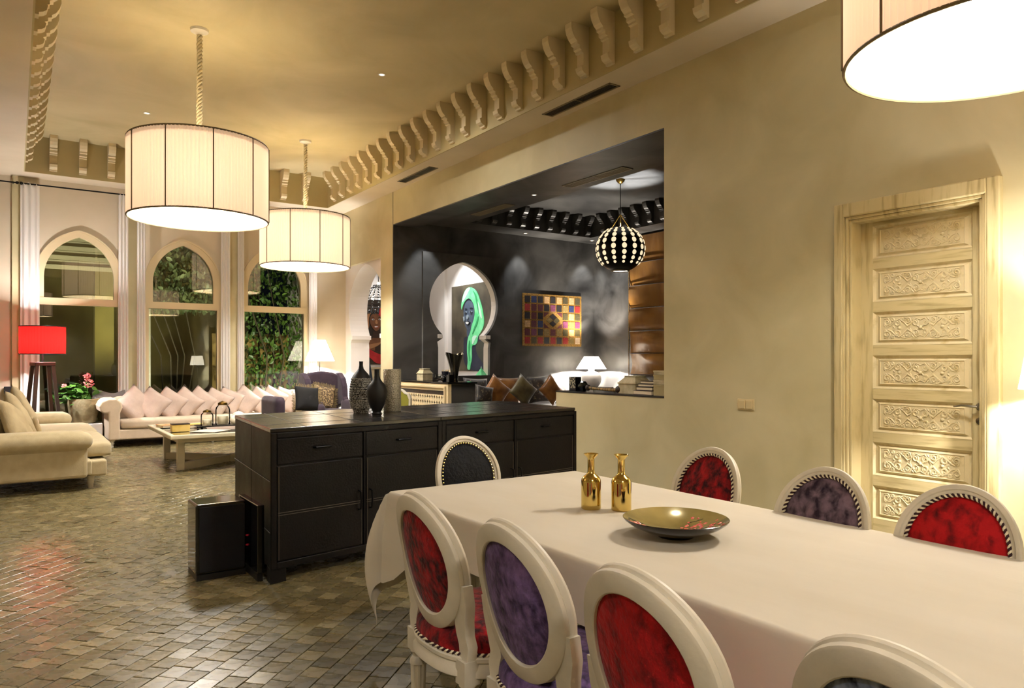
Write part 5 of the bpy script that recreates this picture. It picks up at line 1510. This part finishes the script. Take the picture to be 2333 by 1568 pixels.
for k in range(4):
    h_ = (0.11, 0.045, 0.05, 0.04)[k]; z = SH + sum((0.112, 0.047, 0.052, 0.0)[:k])
    t = thing('paper_box', 'khaki paper box in the narrow stack by the shelf edge, %s from the bottom' % ORD[k], 'box', (W + 0.17, 5.185, z), 0.03 * (k - 1), 'stack of paper boxes at the shelf end')
    MB().box(-0.08, 0.08, -0.075, 0.075, 0, h_ - 0.014).build('body', 'frieze' if k % 2 == 0 else 'stone', t)
    MB().box(-0.083, 0.083, -0.078, 0.078, h_ - 0.016, h_).build('lid', 'stone' if k % 2 else 'frieze', t)

# ---- table lamp on a corner table
ctb = thing('corner_table', 'dark corner table under the glowing table lamp', 'side table', (9.12, 10.66, 0))
MB().box(-0.3, 0.3, -0.3, 0.3, 0.76, 0.80).build('top', 'wood_dark', ctb, bevel=0.005)
for sx in (-1, 1):
    for sy in (-1, 1): MB().box(sx * 0.26 - 0.02, sx * 0.26 + 0.02, sy * 0.26 - 0.02, sy * 0.26 + 0.02, 0, 0.76).build('leg', 'wood_dark', ctb)
tl = thing('table_lamp', 'table lamp with white cone shade and round white base in the alcove corner', 'lamp', (9.12, 10.66, 0.801))
M['white_ceramic'] = mat('white_ceramic', (236, 236, 238), 0.25)
MB().lathe([(0, 0), (0.12, 0), (0.17, 0.06), (0.195, 0.14), (0.19, 0.2), (0.15, 0.26), (0.08, 0.295), (0.06, 0.31), (0.065, 0.33), (0.03, 0.345)], 36, cap=False).build('base', 'white_ceramic', tl, smooth=True)
MB().lathe([(0.285, 0.345), (0.135, 0.58)], 36, cap=False).build('lamp_shade', 'lit_shade', tl, smooth=True)
MB().ball((0, 0, 0.45), 0.035, 10, 8).build('bulb', 'bulb', tl, smooth=True)
b = MB(); b.tube([(0, 0, 0.34), (0, 0, 0.44)], 0.01, 8)
for k in range(3): b.tube([(0, 0, 0.40), (0.27 * math.cos(k * 2.1), 0.27 * math.sin(k * 2.1), 0.36)], 0.004, 5)
b.build('stem', 'steel', tl)
point((0, 0, 0.43), 1300, (1.0, 0.92, 0.82), 0.04, tl)

# ---- alcove sofa with silk cushions
M['choc'] = mat('chocolate_cloth', (34, 27, 22), 0.8, sheen=0.2)
ns_ = thing('sofa', 'dark brown built-in sofa along the alcove back wall', 'sofa', (7.2, 10.6, 0))
b = MB(); soft_box(b, -0.9, 1.55, -0.45, 0.5, 0.0, 0.5, 0.05); b.build('seat', 'choc', ns_, smooth=True, sharp=70)
b = MB(); soft_box(b, -0.9, 1.55, 0.32, 0.52, 0.4, 0.85, 0.08); b.build('backrest', 'choc', ns_, smooth=True, sharp=70)
M['silk_gold'] = mat('gold_silk', (150, 98, 38), 0.35, col2=(108, 66, 24), nscale=6, lo=0.35, hi=0.65, sheen=0.5)
M['silk_olive'] = mat('olive_silk', (104, 92, 56), 0.35, col2=(70, 60, 36), nscale=6, lo=0.35, hi=0.65, sheen=0.5)
M['silk_brown'] = mat('brown_brocade', (40, 32, 24), 0.5, col2=(110, 96, 72), nscale=26, lo=0.56, hi=0.68, sheen=0.4)
cz = 0.78
for lb, x, y, roll, m_, s_ in (('brown brocade cushion at the bar end of the alcove sofa', 6.62, 10.80, 0.05, 'silk_brown', 0.46),
        ('round ended brown cushion low at the bar end of the alcove sofa', 6.50, 10.35, 0.2, 'silk_brown', 0.34),
        ('gold silk cushion standing on its corner behind the sideboards', 6.85, 10.5, 0.70, 'silk_gold', 0.44),
        ('bronze silk cushion upright at the middle of the alcove sofa', 7.30, 10.82, 0.03, 'silk_gold', 0.46),
        ('fringed olive silk cushion on its corner on the alcove sofa', 7.36, 10.42, 0.72, 'silk_olive', 0.44),
        ('brown brocade cushion upright near the corner lamp', 8.02, 10.83, -0.05, 'silk_brown', 0.50),
        ('bright gold silk cushion on its corner near the corner lamp', 7.98, 10.42, 0.80, 'silk_gold', 0.42)):
    pillow(lb, (x, y, cz - (0.06 if s_ < 0.4 else 0)), (-0.25, roll, -0.15), m_, s_, s_, 0.15, int(x * 50), 'silk cushions in the alcove')

# ---- patchwork tapestry
tp = thing('tapestry', 'gold patchwork wall hanging with jewel coloured squares', 'tapestry', (7.85, NB - 0.015, 1.58))
M['gold_braid'] = mat('gold_braid', (158, 118, 40), 0.6, col2=(112, 80, 24), nscale=60, bump=0.5, bscale=120)
TWd, THt = 1.42, 0.99
MB().box(0, TWd, -0.012, 0.012, 0, THt).build('backing', 'gold_braid', tp, bevel=0.005)
cols = dict(k=(18, 12, 14), r=(130, 26, 26), m=(72, 22, 30), b=(26, 38, 74), g=(120, 100, 54), c=(170, 136, 92), p=(92, 40, 66), o=(60, 52, 26), w=(214, 182, 146))
for k_, c_ in cols.items():
    M['patch_' + k_] = mat('patch_' + k_, c_, 0.4, col2=tuple(min(255, int(q * 1.45 + 8)) for q in c_), nscale=70, lo=0.56, hi=0.7, detail=3, sheen=0.4)
grid_ = ['kbkckcoco', 'rmmkpkgbr', 'kmk...oco', 'cmb...pgp', 'mpkgmgoco', 'rorkrkrgw']
px0, pw, ph = 0.03, (TWd - 0.06) / 9, (THt - 0.06) / 6
pm_ = {k_: MB().box(-pw / 2 + 0.015, pw / 2 - 0.015, -0.006, 0.0, -ph / 2 + 0.015, ph / 2 - 0.015).mesh('patch', 'patch_' + k_) for k_ in cols}
for r in range(6):
    for c in range(9):
        ch = grid_[r][c]
        if ch != '.': instance(pm_[ch], 'patch', tp, (px0 + pw * (c + 0.5), -0.011, THt - 0.03 - ph * (r + 0.5)))
cx, cz_ = px0 + pw * 4.5, THt - 0.03 - ph * 3
for k, (a, b_, col_) in enumerate(((0, 1, 'k'), (1, 0, 'o'), (0, -1, 'k'), (-1, 0, 'g'))):
    MB().prism([(cx + a * 0.088 + q[0] * 0.08, cz_ + b_ * 0.066 + q[1] * 0.06) for q in ((0, 1), (1, 0), (0, -1), (-1, 0))], XZ, -0.017, -0.011).build('patch', 'patch_' + col_, tp)
for a in (-1, 1):
    for b_ in (-1, 1):
        MB().prism([(cx + a * pw * 1.45, cz_ + b_ * ph * 0.95), (cx + a * pw * 0.6, cz_ + b_ * ph * 0.95), (cx + a * pw * 1.45, cz_ + b_ * ph * 0.35)], XZ, -0.016, -0.011).build('patch', 'patch_m', tp)

# ---- roman blind on the far wall
M['gold_silk_blind'] = mat('bronze_silk', (156, 108, 36), 0.3, col2=(128, 86, 26), nscale=1.5, lo=0.3, hi=0.7, dist=0.5, sheen=0.4, bump=0.35, bscale=3, stretch=(1, 3, 0.8))
rbn = thing('roman_blind', 'bronze silk roman blind at the right end of the alcove', 'blind', (NX - 0.06, 0, 0))
zz = [3.60, 3.12, 2.70, 2.28, 1.86, 1.45, 1.06]
for k in range(6):
    b = MB()
    z1, z0 = zz[k], zz[k + 1]
    amp = 0.006 + 0.012 * k
    b.grid(36, 12, lambda u, v: (-0.02 - 0.012 * math.sin(PI * v) - 0.015 * (1 - v) + amp * math.sin(9 * u + 5 * v * (1 - u) + k) * math.sin(PI * v), 8.3 + 1.72 * u, z1 + (z0 - z1) * v - (0.03 * math.sin(PI * u) * k / 5 if v == 1 else 0)))
    b.build('fold', 'gold_silk_blind', rbn, smooth=True, sharp=80)
    MB().tube([(-0.055, 8.3, z0 - 0.01), (-0.055, 10.02, z0 - 0.01)], 0.008, 6).build('batten', 'wood_dark', rbn)
MB().tube([(-0.05, 10.03, 1.0), (-0.05, 10.03, 3.6)], 0.008, 6).build('edge_cord', 'gold_braid', rbn)

# ---- globe pendant
gl = thing('globe_pendant', 'dark globe pendant with rows of glowing glass discs', 'lamp', (7.5, 8.1, 0))
GZ, GR = 2.975, 0.36
M['globe_metal'] = mat('dark_bronze', (14, 13, 16), 0.35, 0.7)
M['disc_glow'] = mat('glowing_glass', (255, 240, 206), 0.4, emit=(255, 232, 190), estr=0.75)
sq = lambda z: z * 0.93
MB().lathe([(GR * math.sin(a), GZ - GR * 0.95 * math.cos(a)) for a in [0.35 + (PI - 0.75) * k / 22 for k in range(23)]], 48, cap=False).build('globe', 'globe_metal', gl, smooth=True)
MB().tube([(GR * 0.35 * math.cos(a), GR * 0.35 * math.sin(a), GZ - GR * 0.9) for a in [2 * PI * k / 32 for k in range(32)]], 0.012, 6, closed=True).build('bottom_ring', 'vent_pale', gl, smooth=True)
disc = MB().lathe([(0.0, 0.012), (0.6, 0.011), (0.9, 0.006), (1.0, -0.004)], 14, cap=False).mesh('glass_disc', 'disc_glow', smooth=True)
for k in range(14):
    a = 2 * PI * k / 14 + 0.09
    for j, (ph_, r) in enumerate(((0.60, 0.026), (0.78, 0.034), (1.01, 0.040), (1.27, 0.044), (1.55, 0.044), (1.82, 0.040), (2.06, 0.034), (2.26, 0.026))):
        nrm = Vector((math.sin(ph_) * math.cos(a), math.sin(ph_) * math.sin(a), math.cos(ph_)))
        p = Vector((GR * nrm.x, GR * nrm.y, GZ + GR * 0.95 * nrm.z))
        o = instance(disc, 'glass_disc', gl, p, nrm.to_track_quat('Z', 'Y').to_euler(), (r * 0.84, r * 0.92, 1))
b = MB()
for k in range(4):
    a = PI / 4 + k * PI / 2
    b.tube([(0.13 * math.cos(a), 0.13 * math.sin(a), GZ + 0.32), (0, 0, GZ + 0.52)], 0.007, 6)
b.build('hanger', 'old_brass', gl)
MB().tube([(0, 0, GZ + 0.52), (0, 0, NCEIL - 0.05)], 0.006, 6).build('cord', 'black', gl)
MB().lathe([(0, NCEIL - 0.07), (0.03, NCEIL - 0.06), (0.06, NCEIL - 0.03), (0.07, NCEIL - 0.001), (0, NCEIL - 0.001)], 24, cap=False).build('canopy', 'old_brass', gl, smooth=True)
point((0, 0, GZ + 0.1), 260, COOL, 0.03, gl)

# ---- alcove downlights washing the charcoal walls
for k, (x, y, tx, ty, w_) in enumerate(((5.75, 10.85, 5.78, 11.1, 60), (7.75, 10.9, 7.8, 11.1, 70), (9.30, 10.85, 9.36, 11.12, 70), (9.33, 10.35, 9.55, 10.35, 70), (9.3, 8.2, 9.55, 8.2, 60), (6.05, 8.3, 6.15, 8.3, 60))):
    downlight(['alcove downlight above the jamb by the horseshoe window', 'alcove downlight above the tapestry', 'alcove downlight in the far corner', 'alcove downlight on the far side beside the blind', 'alcove downlight above the bronze blind', 'alcove downlight between the two pale vents'][k], x, y, NSOF, w_, (tx, ty, 1.4), COOL, 62, True)

# ================================================================== HALL BEHIND THE ARCHES
def flat_art(t, polys, fn, step=0.002):
    for k, (nm, m_, pts) in enumerate(polys):
        for _ in range(2 if len(pts) > 4 or nm in ('eye', 'iris', 'eyebrow') else 0):      # round the corners
            pts = [q for i in range(len(pts)) for q in ((pts[i][0] * 0.75 + pts[(i + 1) % len(pts)][0] * 0.25, pts[i][1] * 0.75 + pts[(i + 1) % len(pts)][1] * 0.25), (pts[i][0] * 0.25 + pts[(i + 1) % len(pts)][0] * 0.75, pts[i][1] * 0.25 + pts[(i + 1) % len(pts)][1] * 0.75))]
        d = 0.012 + step * (k + 1)
        MB().prism(pts, fn, 0.010, d).build(nm, m_, t)


def art(n, c, c2=None, sc=6): M[n] = mat(n, c, 0.6, col2=c2, nscale=sc, lo=0.35, hi=0.65) if c2 else mat(n, c, 0.6)
art('a_bg', (62, 56, 46), (108, 98, 78), 1.6); art('a_navy', (42, 46, 62), (56, 60, 76), 3); art('a_olive', (70, 72, 62)); art('a_skin', (74, 88, 108), (96, 108, 126), 4); art('a_hair', (22, 24, 34))
art('a_green', (96, 220, 140), (140, 240, 176), 5); art('a_pale', (206, 244, 222)); art('a_dgreen', (58, 168, 104)); art('a_white', (236, 238, 236)); art('a_lip', (70, 84, 104)); art('a_light', (150, 164, 176))
p = thing('painting', 'large portrait of a smiling figure in a bright green headscarf', 'painting', (8.495, 14.92, 1.07))
gfn = lambda a, b, d: (-d, -a, b)
MB().prism([(0, 0), (1.80, 0), (1.80, 1.95), (0, 1.95)], gfn, 0.0, 0.011).build('canvas', 'a_bg', p)
flat_art(p, [('body', 'a_navy', [(0.55, 0.73), (0.62, 0.77), (0.75, 0.78), (0.87, 0.81), (1.28, 0.78), (1.46, 0.71), (1.53, 0.48), (1.56, 0.29), (1.72, 0.01), (0.54, 0.005)]),
 ('arm', 'a_olive', [(1.06, 0.56), (1.22, 0.67), (1.46, 0.64), (1.53, 0.48), (1.56, 0.02), (1.33, 0.22), (1.14, 0.36)]),
 ('neck', 'a_lip', [(0.7, 0.99), (0.95, 1.01), (0.92, 0.76), (0.76, 0.74), (0.7, 0.79)]),
 ('hair', 'a_hair', [(0.54, 1.41), (0.6, 1.55), (0.78, 1.65), (0.98, 1.6), (1.07, 1.4), (1.06, 1.26), (1.0, 1.2), (0.56, 1.27)]),
 ('face', 'a_skin', [(0.575, 1.40), (0.63, 1.54), (0.77, 1.60), (0.93, 1.56), (1.01, 1.45), (1.03, 1.29), (1.0, 1.12), (0.92, 1.0), (0.81, 0.92), (0.72, 0.93), (0.62, 1.04), (0.57, 1.18), (0.56, 1.32)]),
 ('scarf', 'a_green', [(0.45, 1.47), (0.5, 1.65), (0.6, 1.8), (0.72, 1.88), (0.89, 1.88), (1.06, 1.82), (1.19, 1.7), (1.28, 1.55), (1.38, 1.37), (1.45, 1.1), (1.41, 0.95), (1.28, 0.84), (1.18, 0.76), (1.17, 0.64), (1.06, 0.57), (0.93, 0.58), (0.92, 0.43), (0.93, 0.25), (0.87, 0.14), (0.85, 0.01), (0.71, 0.04), (0.76, 0.22), (0.71, 0.46), (0.74, 0.73), (0.87, 0.87), (0.91, 1.01), (1.02, 1.15), (1.06, 1.32), (1.0, 1.51), (0.84, 1.64), (0.67, 1.62), (0.52, 1.48), (0.48, 1.37)]),
 ('highlight', 'a_pale', [(0.72, 1.87), (0.89, 1.88), (0.76, 1.76), (0.6, 1.61), (0.5, 1.54), (0.52, 1.66), (0.61, 1.79)]),
 ('highlight', 'a_pale', [(0.95, 0.79), (1.18, 0.79), (1.09, 0.72), (0.98, 0.59), (0.93, 0.61)]),
 ('highlight', 'a_pale', [(1.13, 1.57), (1.22, 1.52), (1.33, 1.31), (1.38, 1.13), (1.29, 1.19), (1.19, 1.4)]),
 ('shadow_fold', 'a_dgreen', [(0.95, 1.83), (1.14, 1.69), (1.22, 1.4), (1.25, 1.22), (1.17, 1.4), (1.09, 1.65)]),
 ('shadow_fold', 'a_dgreen', [(1.23, 1.25), (1.21, 1.08), (1.06, 0.92), (0.95, 0.79), (0.99, 0.91), (1.14, 1.09)]),
 ('shadow_fold', 'a_dgreen', [(0.84, 0.72), (0.87, 0.58), (0.82, 0.36), (0.87, 0.17), (0.8, 0.36), (0.8, 0.58)]),
 ('eyebrow', 'a_hair', [(0.62, 1.4), (0.68, 1.42), (0.75, 1.39), (0.69, 1.395)]), ('eyebrow', 'a_hair', [(0.84, 1.4), (0.92, 1.42), (1.0, 1.4), (0.92, 1.405)]),
 ('eye', 'a_light', [(0.61, 1.33), (0.67, 1.35), (0.73, 1.32), (0.67, 1.3)]), ('eye', 'a_light', [(0.84, 1.32), (0.91, 1.35), (0.98, 1.32), (0.91, 1.3)]),
 ('iris', 'a_hair', [(0.64, 1.33), (0.67, 1.35), (0.7, 1.32), (0.67, 1.305)]), ('iris', 'a_hair', [(0.88, 1.32), (0.91, 1.345), (0.94, 1.32), (0.91, 1.3)]),
 ('nose', 'a_light', [(0.74, 1.26), (0.79, 1.27), (0.82, 1.19), (0.78, 1.16), (0.71, 1.18)]),
 ('cheek', 'a_light', [(0.58, 1.23), (0.66, 1.22), (0.66, 1.15), (0.62, 1.11)]),
 ('lips', 'a_hair', [(0.68, 1.11), (0.78, 1.12), (0.88, 1.1), (0.87, 1.06), (0.78, 1.02), (0.71, 1.05)]),
 ('teeth', 'a_white', [(0.7, 1.1), (0.78, 1.11), (0.86, 1.09), (0.83, 1.06), (0.78, 1.045), (0.72, 1.07)])], gfn)

art('b_bg', (44, 32, 20), (60, 44, 28), 2); art('b_skin', (104, 62, 36), (126, 80, 48), 5); art('b_hair', (16, 12, 10)); art('b_red', (170, 28, 34), (196, 44, 46), 4); art('b_dark', (58, 36, 22)); art('b_lip', (150, 84, 64)); art('b_lite', (166, 116, 76))
p = thing('painting', 'large portrait of a smiling figure in a red headwrap and red cloth', 'painting', (6.6, 16.995, 1.2))
bfn = lambda a, b, d: (a, -d, b)
MB().prism([(-0.1, 0), (1.65, 0), (1.65, 1.62), (-0.1, 1.62)], bfn, 0.0, 0.011).build('canvas', 'b_bg', p)
flat_art(p, [('shoulder', 'b_skin', [(0.6, 0.51), (0.68, 0.6), (0.82, 0.68), (1.01, 0.66), (1.19, 0.61), (1.35, 0.48), (1.39, 0.28), (0.6, 0.38)]),
 ('neck', 'b_dark', [(0.82, 0.88), (0.97, 0.9), (0.98, 0.75), (1.01, 0.66), (0.78, 0.66), (0.8, 0.75)]),
 ('chest', 'b_dark', [(0.87, 0.51), (1.17, 0.55), (1.17, 0.28), (0.86, 0.35)]),
 ('arm', 'b_lite', [(0.6, 0.4), (0.64, 0.49), (0.97, 0.55), (1.03, 0.57), (0.97, 0.48), (0.7, 0.38)]),
 ('hand', 'b_lite', [(0.6, 0.89), (0.61, 1.11), (0.65, 1.25), (0.74, 1.29), (0.79, 1.28), (0.71, 1.22), (0.69, 1.07), (0.71, 0.97), (0.66, 0.84)]),
 ('cloth', 'b_red', [(0.45, 0.56), (0.64, 0.44), (0.8, 0.33), (1.03, 0.24), (1.35, 0.28), (1.39, 0.01), (0.89, 0.01), (0.74, 0.17), (0.53, 0.31)]),
 ('hair', 'b_hair', [(0.70, 1.08), (0.72, 1.27), (0.84, 1.34), (0.96, 1.32), (1.05, 1.22), (1.0, 1.1)]),
 ('face', 'b_skin', [(0.71, 1.13), (0.75, 1.24), (0.84, 1.28), (0.94, 1.27), (1.02, 1.21), (1.04, 1.08), (1.0, 0.95), (0.94, 0.85), (0.87, 0.83), (0.8, 0.9), (0.73, 1.0)]),
 ('headwrap', 'b_red', [(0.9, 1.28), (0.97, 1.41), (1.11, 1.45), (1.27, 1.35), (1.29, 1.09), (1.17, 0.98), (1.04, 1.1), (1.01, 1.21)]),
 ('eyebrow', 'b_hair', [(0.75, 1.17), (0.8, 1.19), (0.85, 1.17), (0.8, 1.175)]), ('eyebrow', 'b_hair', [(0.92, 1.17), (0.98, 1.2), (1.02, 1.17), (0.98, 1.18)]),
 ('eye', 'a_white', [(0.76, 1.12), (0.8, 1.15), (0.84, 1.12), (0.8, 1.1)]), ('eye', 'a_white', [(0.94, 1.13), (0.98, 1.16), (1.01, 1.13), (0.98, 1.11)]),
 ('iris', 'b_hair', [(0.785, 1.12), (0.8, 1.145), (0.82, 1.12), (0.8, 1.1)]), ('iris', 'b_hair', [(0.96, 1.13), (0.975, 1.155), (0.99, 1.13), (0.975, 1.11)]),
 ('nose', 'b_lite', [(0.87, 1.12), (0.9, 1.12), (0.93, 1.03), (0.89, 1.01), (0.85, 1.03)]),
 ('lips', 'b_lip', [(0.81, 0.95), (0.88, 0.97), (0.96, 0.96), (0.94, 0.92), (0.88, 0.9), (0.83, 0.92)]),
 ('teeth', 'a_white', [(0.83, 0.95), (0.88, 0.96), (0.94, 0.95), (0.89, 0.935), (0.85, 0.93)])], bfn)

# cabinet and chair under the red portrait, chandelier before it
t = thing('console', 'cream console below the red headwrap portrait', 'console', (7.3, 16.7, 0))
MB().box(-0.7, 0.7, -0.25, 0.28, 0.05, 1.1).build('body', 'bar_cream', t, bevel=0.006); MB().box(-0.74, 0.74, -0.28, 0.28, 1.1, 1.14).build('top', 'bar_cream', t, bevel=0.004)
for k in (-1, 0): MB().box(k * 0.68 + 0.01, k * 0.68 + 0.67, -0.262, -0.25, 0.1, 1.06).build('door', 'bar_cream', t, bevel=0.004)
M['teal'] = mat('dark_teal_velvet', (20, 34, 48), 0.7, sheen=0.3)
t = thing('side_chair', 'dark teal high-back chair in the hall arch', 'chair', (6.42, 15.3, 0), 0.3)
MB().prism([(-0.25, 0.1), (-0.27, 0.9), (-0.2, 1.25), (0, 1.36), (0.2, 1.25), (0.27, 0.9), (0.25, 0.1)], XZ, -0.05, 0.05).build('backrest', 'teal', t, bevel=0.03, segs=3)
b = MB(); soft_box(b, -0.27, 0.27, -0.5, 0.0, 0.3, 0.48, 0.05); b.build('seat', 'teal', t, smooth=True, sharp=70)
for fx in (-0.22, 0.22):
    for fy in (-0.45, -0.02): MB().lathe([(0.015, 0), (0.025, 0.32)], 10, c=(fx, fy, 0)).build('leg', 'wood_dark', t, smooth=True)
ch_ = thing('chandelier', 'black beaded chandelier hanging in the hall behind the arch', 'lamp', (6.36, 14.3, 0))
MB().tube([(0, 0, 2.9), (0, 0, 3.99)], 0.008, 6).build('cord', 'black', ch_)
hoop = MB()
for r, z in ((0.12, 2.85), (0.26, 2.62), (0.34, 2.45)): hoop.tube([(r * math.cos(a), r * math.sin(a), z) for a in [2 * PI * k / 28 for k in range(28)]], 0.008, 5, closed=True)
hoop.build('hoops', 'iron', ch_, smooth=True)
bd = MB()
for k in range(16):
    a = 2 * PI * k / 16
    for j in range(9):
        f = j / 8
        r = 0.1 + 0.24 * math.sin(f * PI / 2); z = 2.88 - 0.44 * f
        bd.ball((r * math.cos(a), r * math.sin(a), z), 0.017, 6, 5)
    bd.ball((0.34 * math.cos(a), 0.34 * math.sin(a), 2.37), 0.03, 6, 5, (0.7, 0.7, 1.6))
    bd.ball((0.2 * math.cos(a), 0.2 * math.sin(a), 2.33), 0.026, 6, 5, (0.7, 0.7, 1.6))
o = bd.build('beads', 'gloss_black', ch_, smooth=True); o['kind'] = 'stuff'
for k in range(4):
    a = k * PI / 2 + 0.4
    MB().ball((0.17 * math.cos(a), 0.17 * math.sin(a), 2.62), 0.026, 8, 6).build('bulb', 'bulb', ch_, smooth=True)
MB().ball((0, 0, 2.93), 0.028, 8, 6).build('bulb', 'bulb', ch_, smooth=True)
point((0, 0, 2.62), 30, SOFT, 0.06, ch_)
downlight('hall downlight above the green headscarf portrait', 7.75, 14.2, 4.0, 150, (8.45, 14.2, 1.9), COOL, 85)
downlight('hall downlight behind the horseshoe window', 6.9, 12.3, 4.0, 120, None, SOFT, 120)
downlight('hall downlight above the red headwrap portrait', 7.4, 16.0, 4.0, 45, (7.4, 16.95, 2.0), SOFT, 80)
t = thing('figurine', 'small cone of bright green cloth on the horseshoe window sill', 'ornament', (7.0, NB + 0.07, 1.041))
b = MB(); b.grid(24, 6, lambda u, v: ((0.10 * (1 - v) + 0.008) * (1 + 0.12 * math.cos(12 * PI * u) * (1 - v)) * math.cos(2 * PI * u), (0.07 * (1 - v) + 0.008) * (1 + 0.12 * math.cos(12 * PI * u) * (1 - v)) * math.sin(2 * PI * u), 0.13 * v), cu=True); b.build('skirt', 'a_green', t, smooth=True, sharp=80)
MB().lathe([(0.009, 0.125), (0.012, 0.135), (0.006, 0.15), (0, 0.17)], 10, cap=False).build('tip', 'a_pale', t, smooth=True)
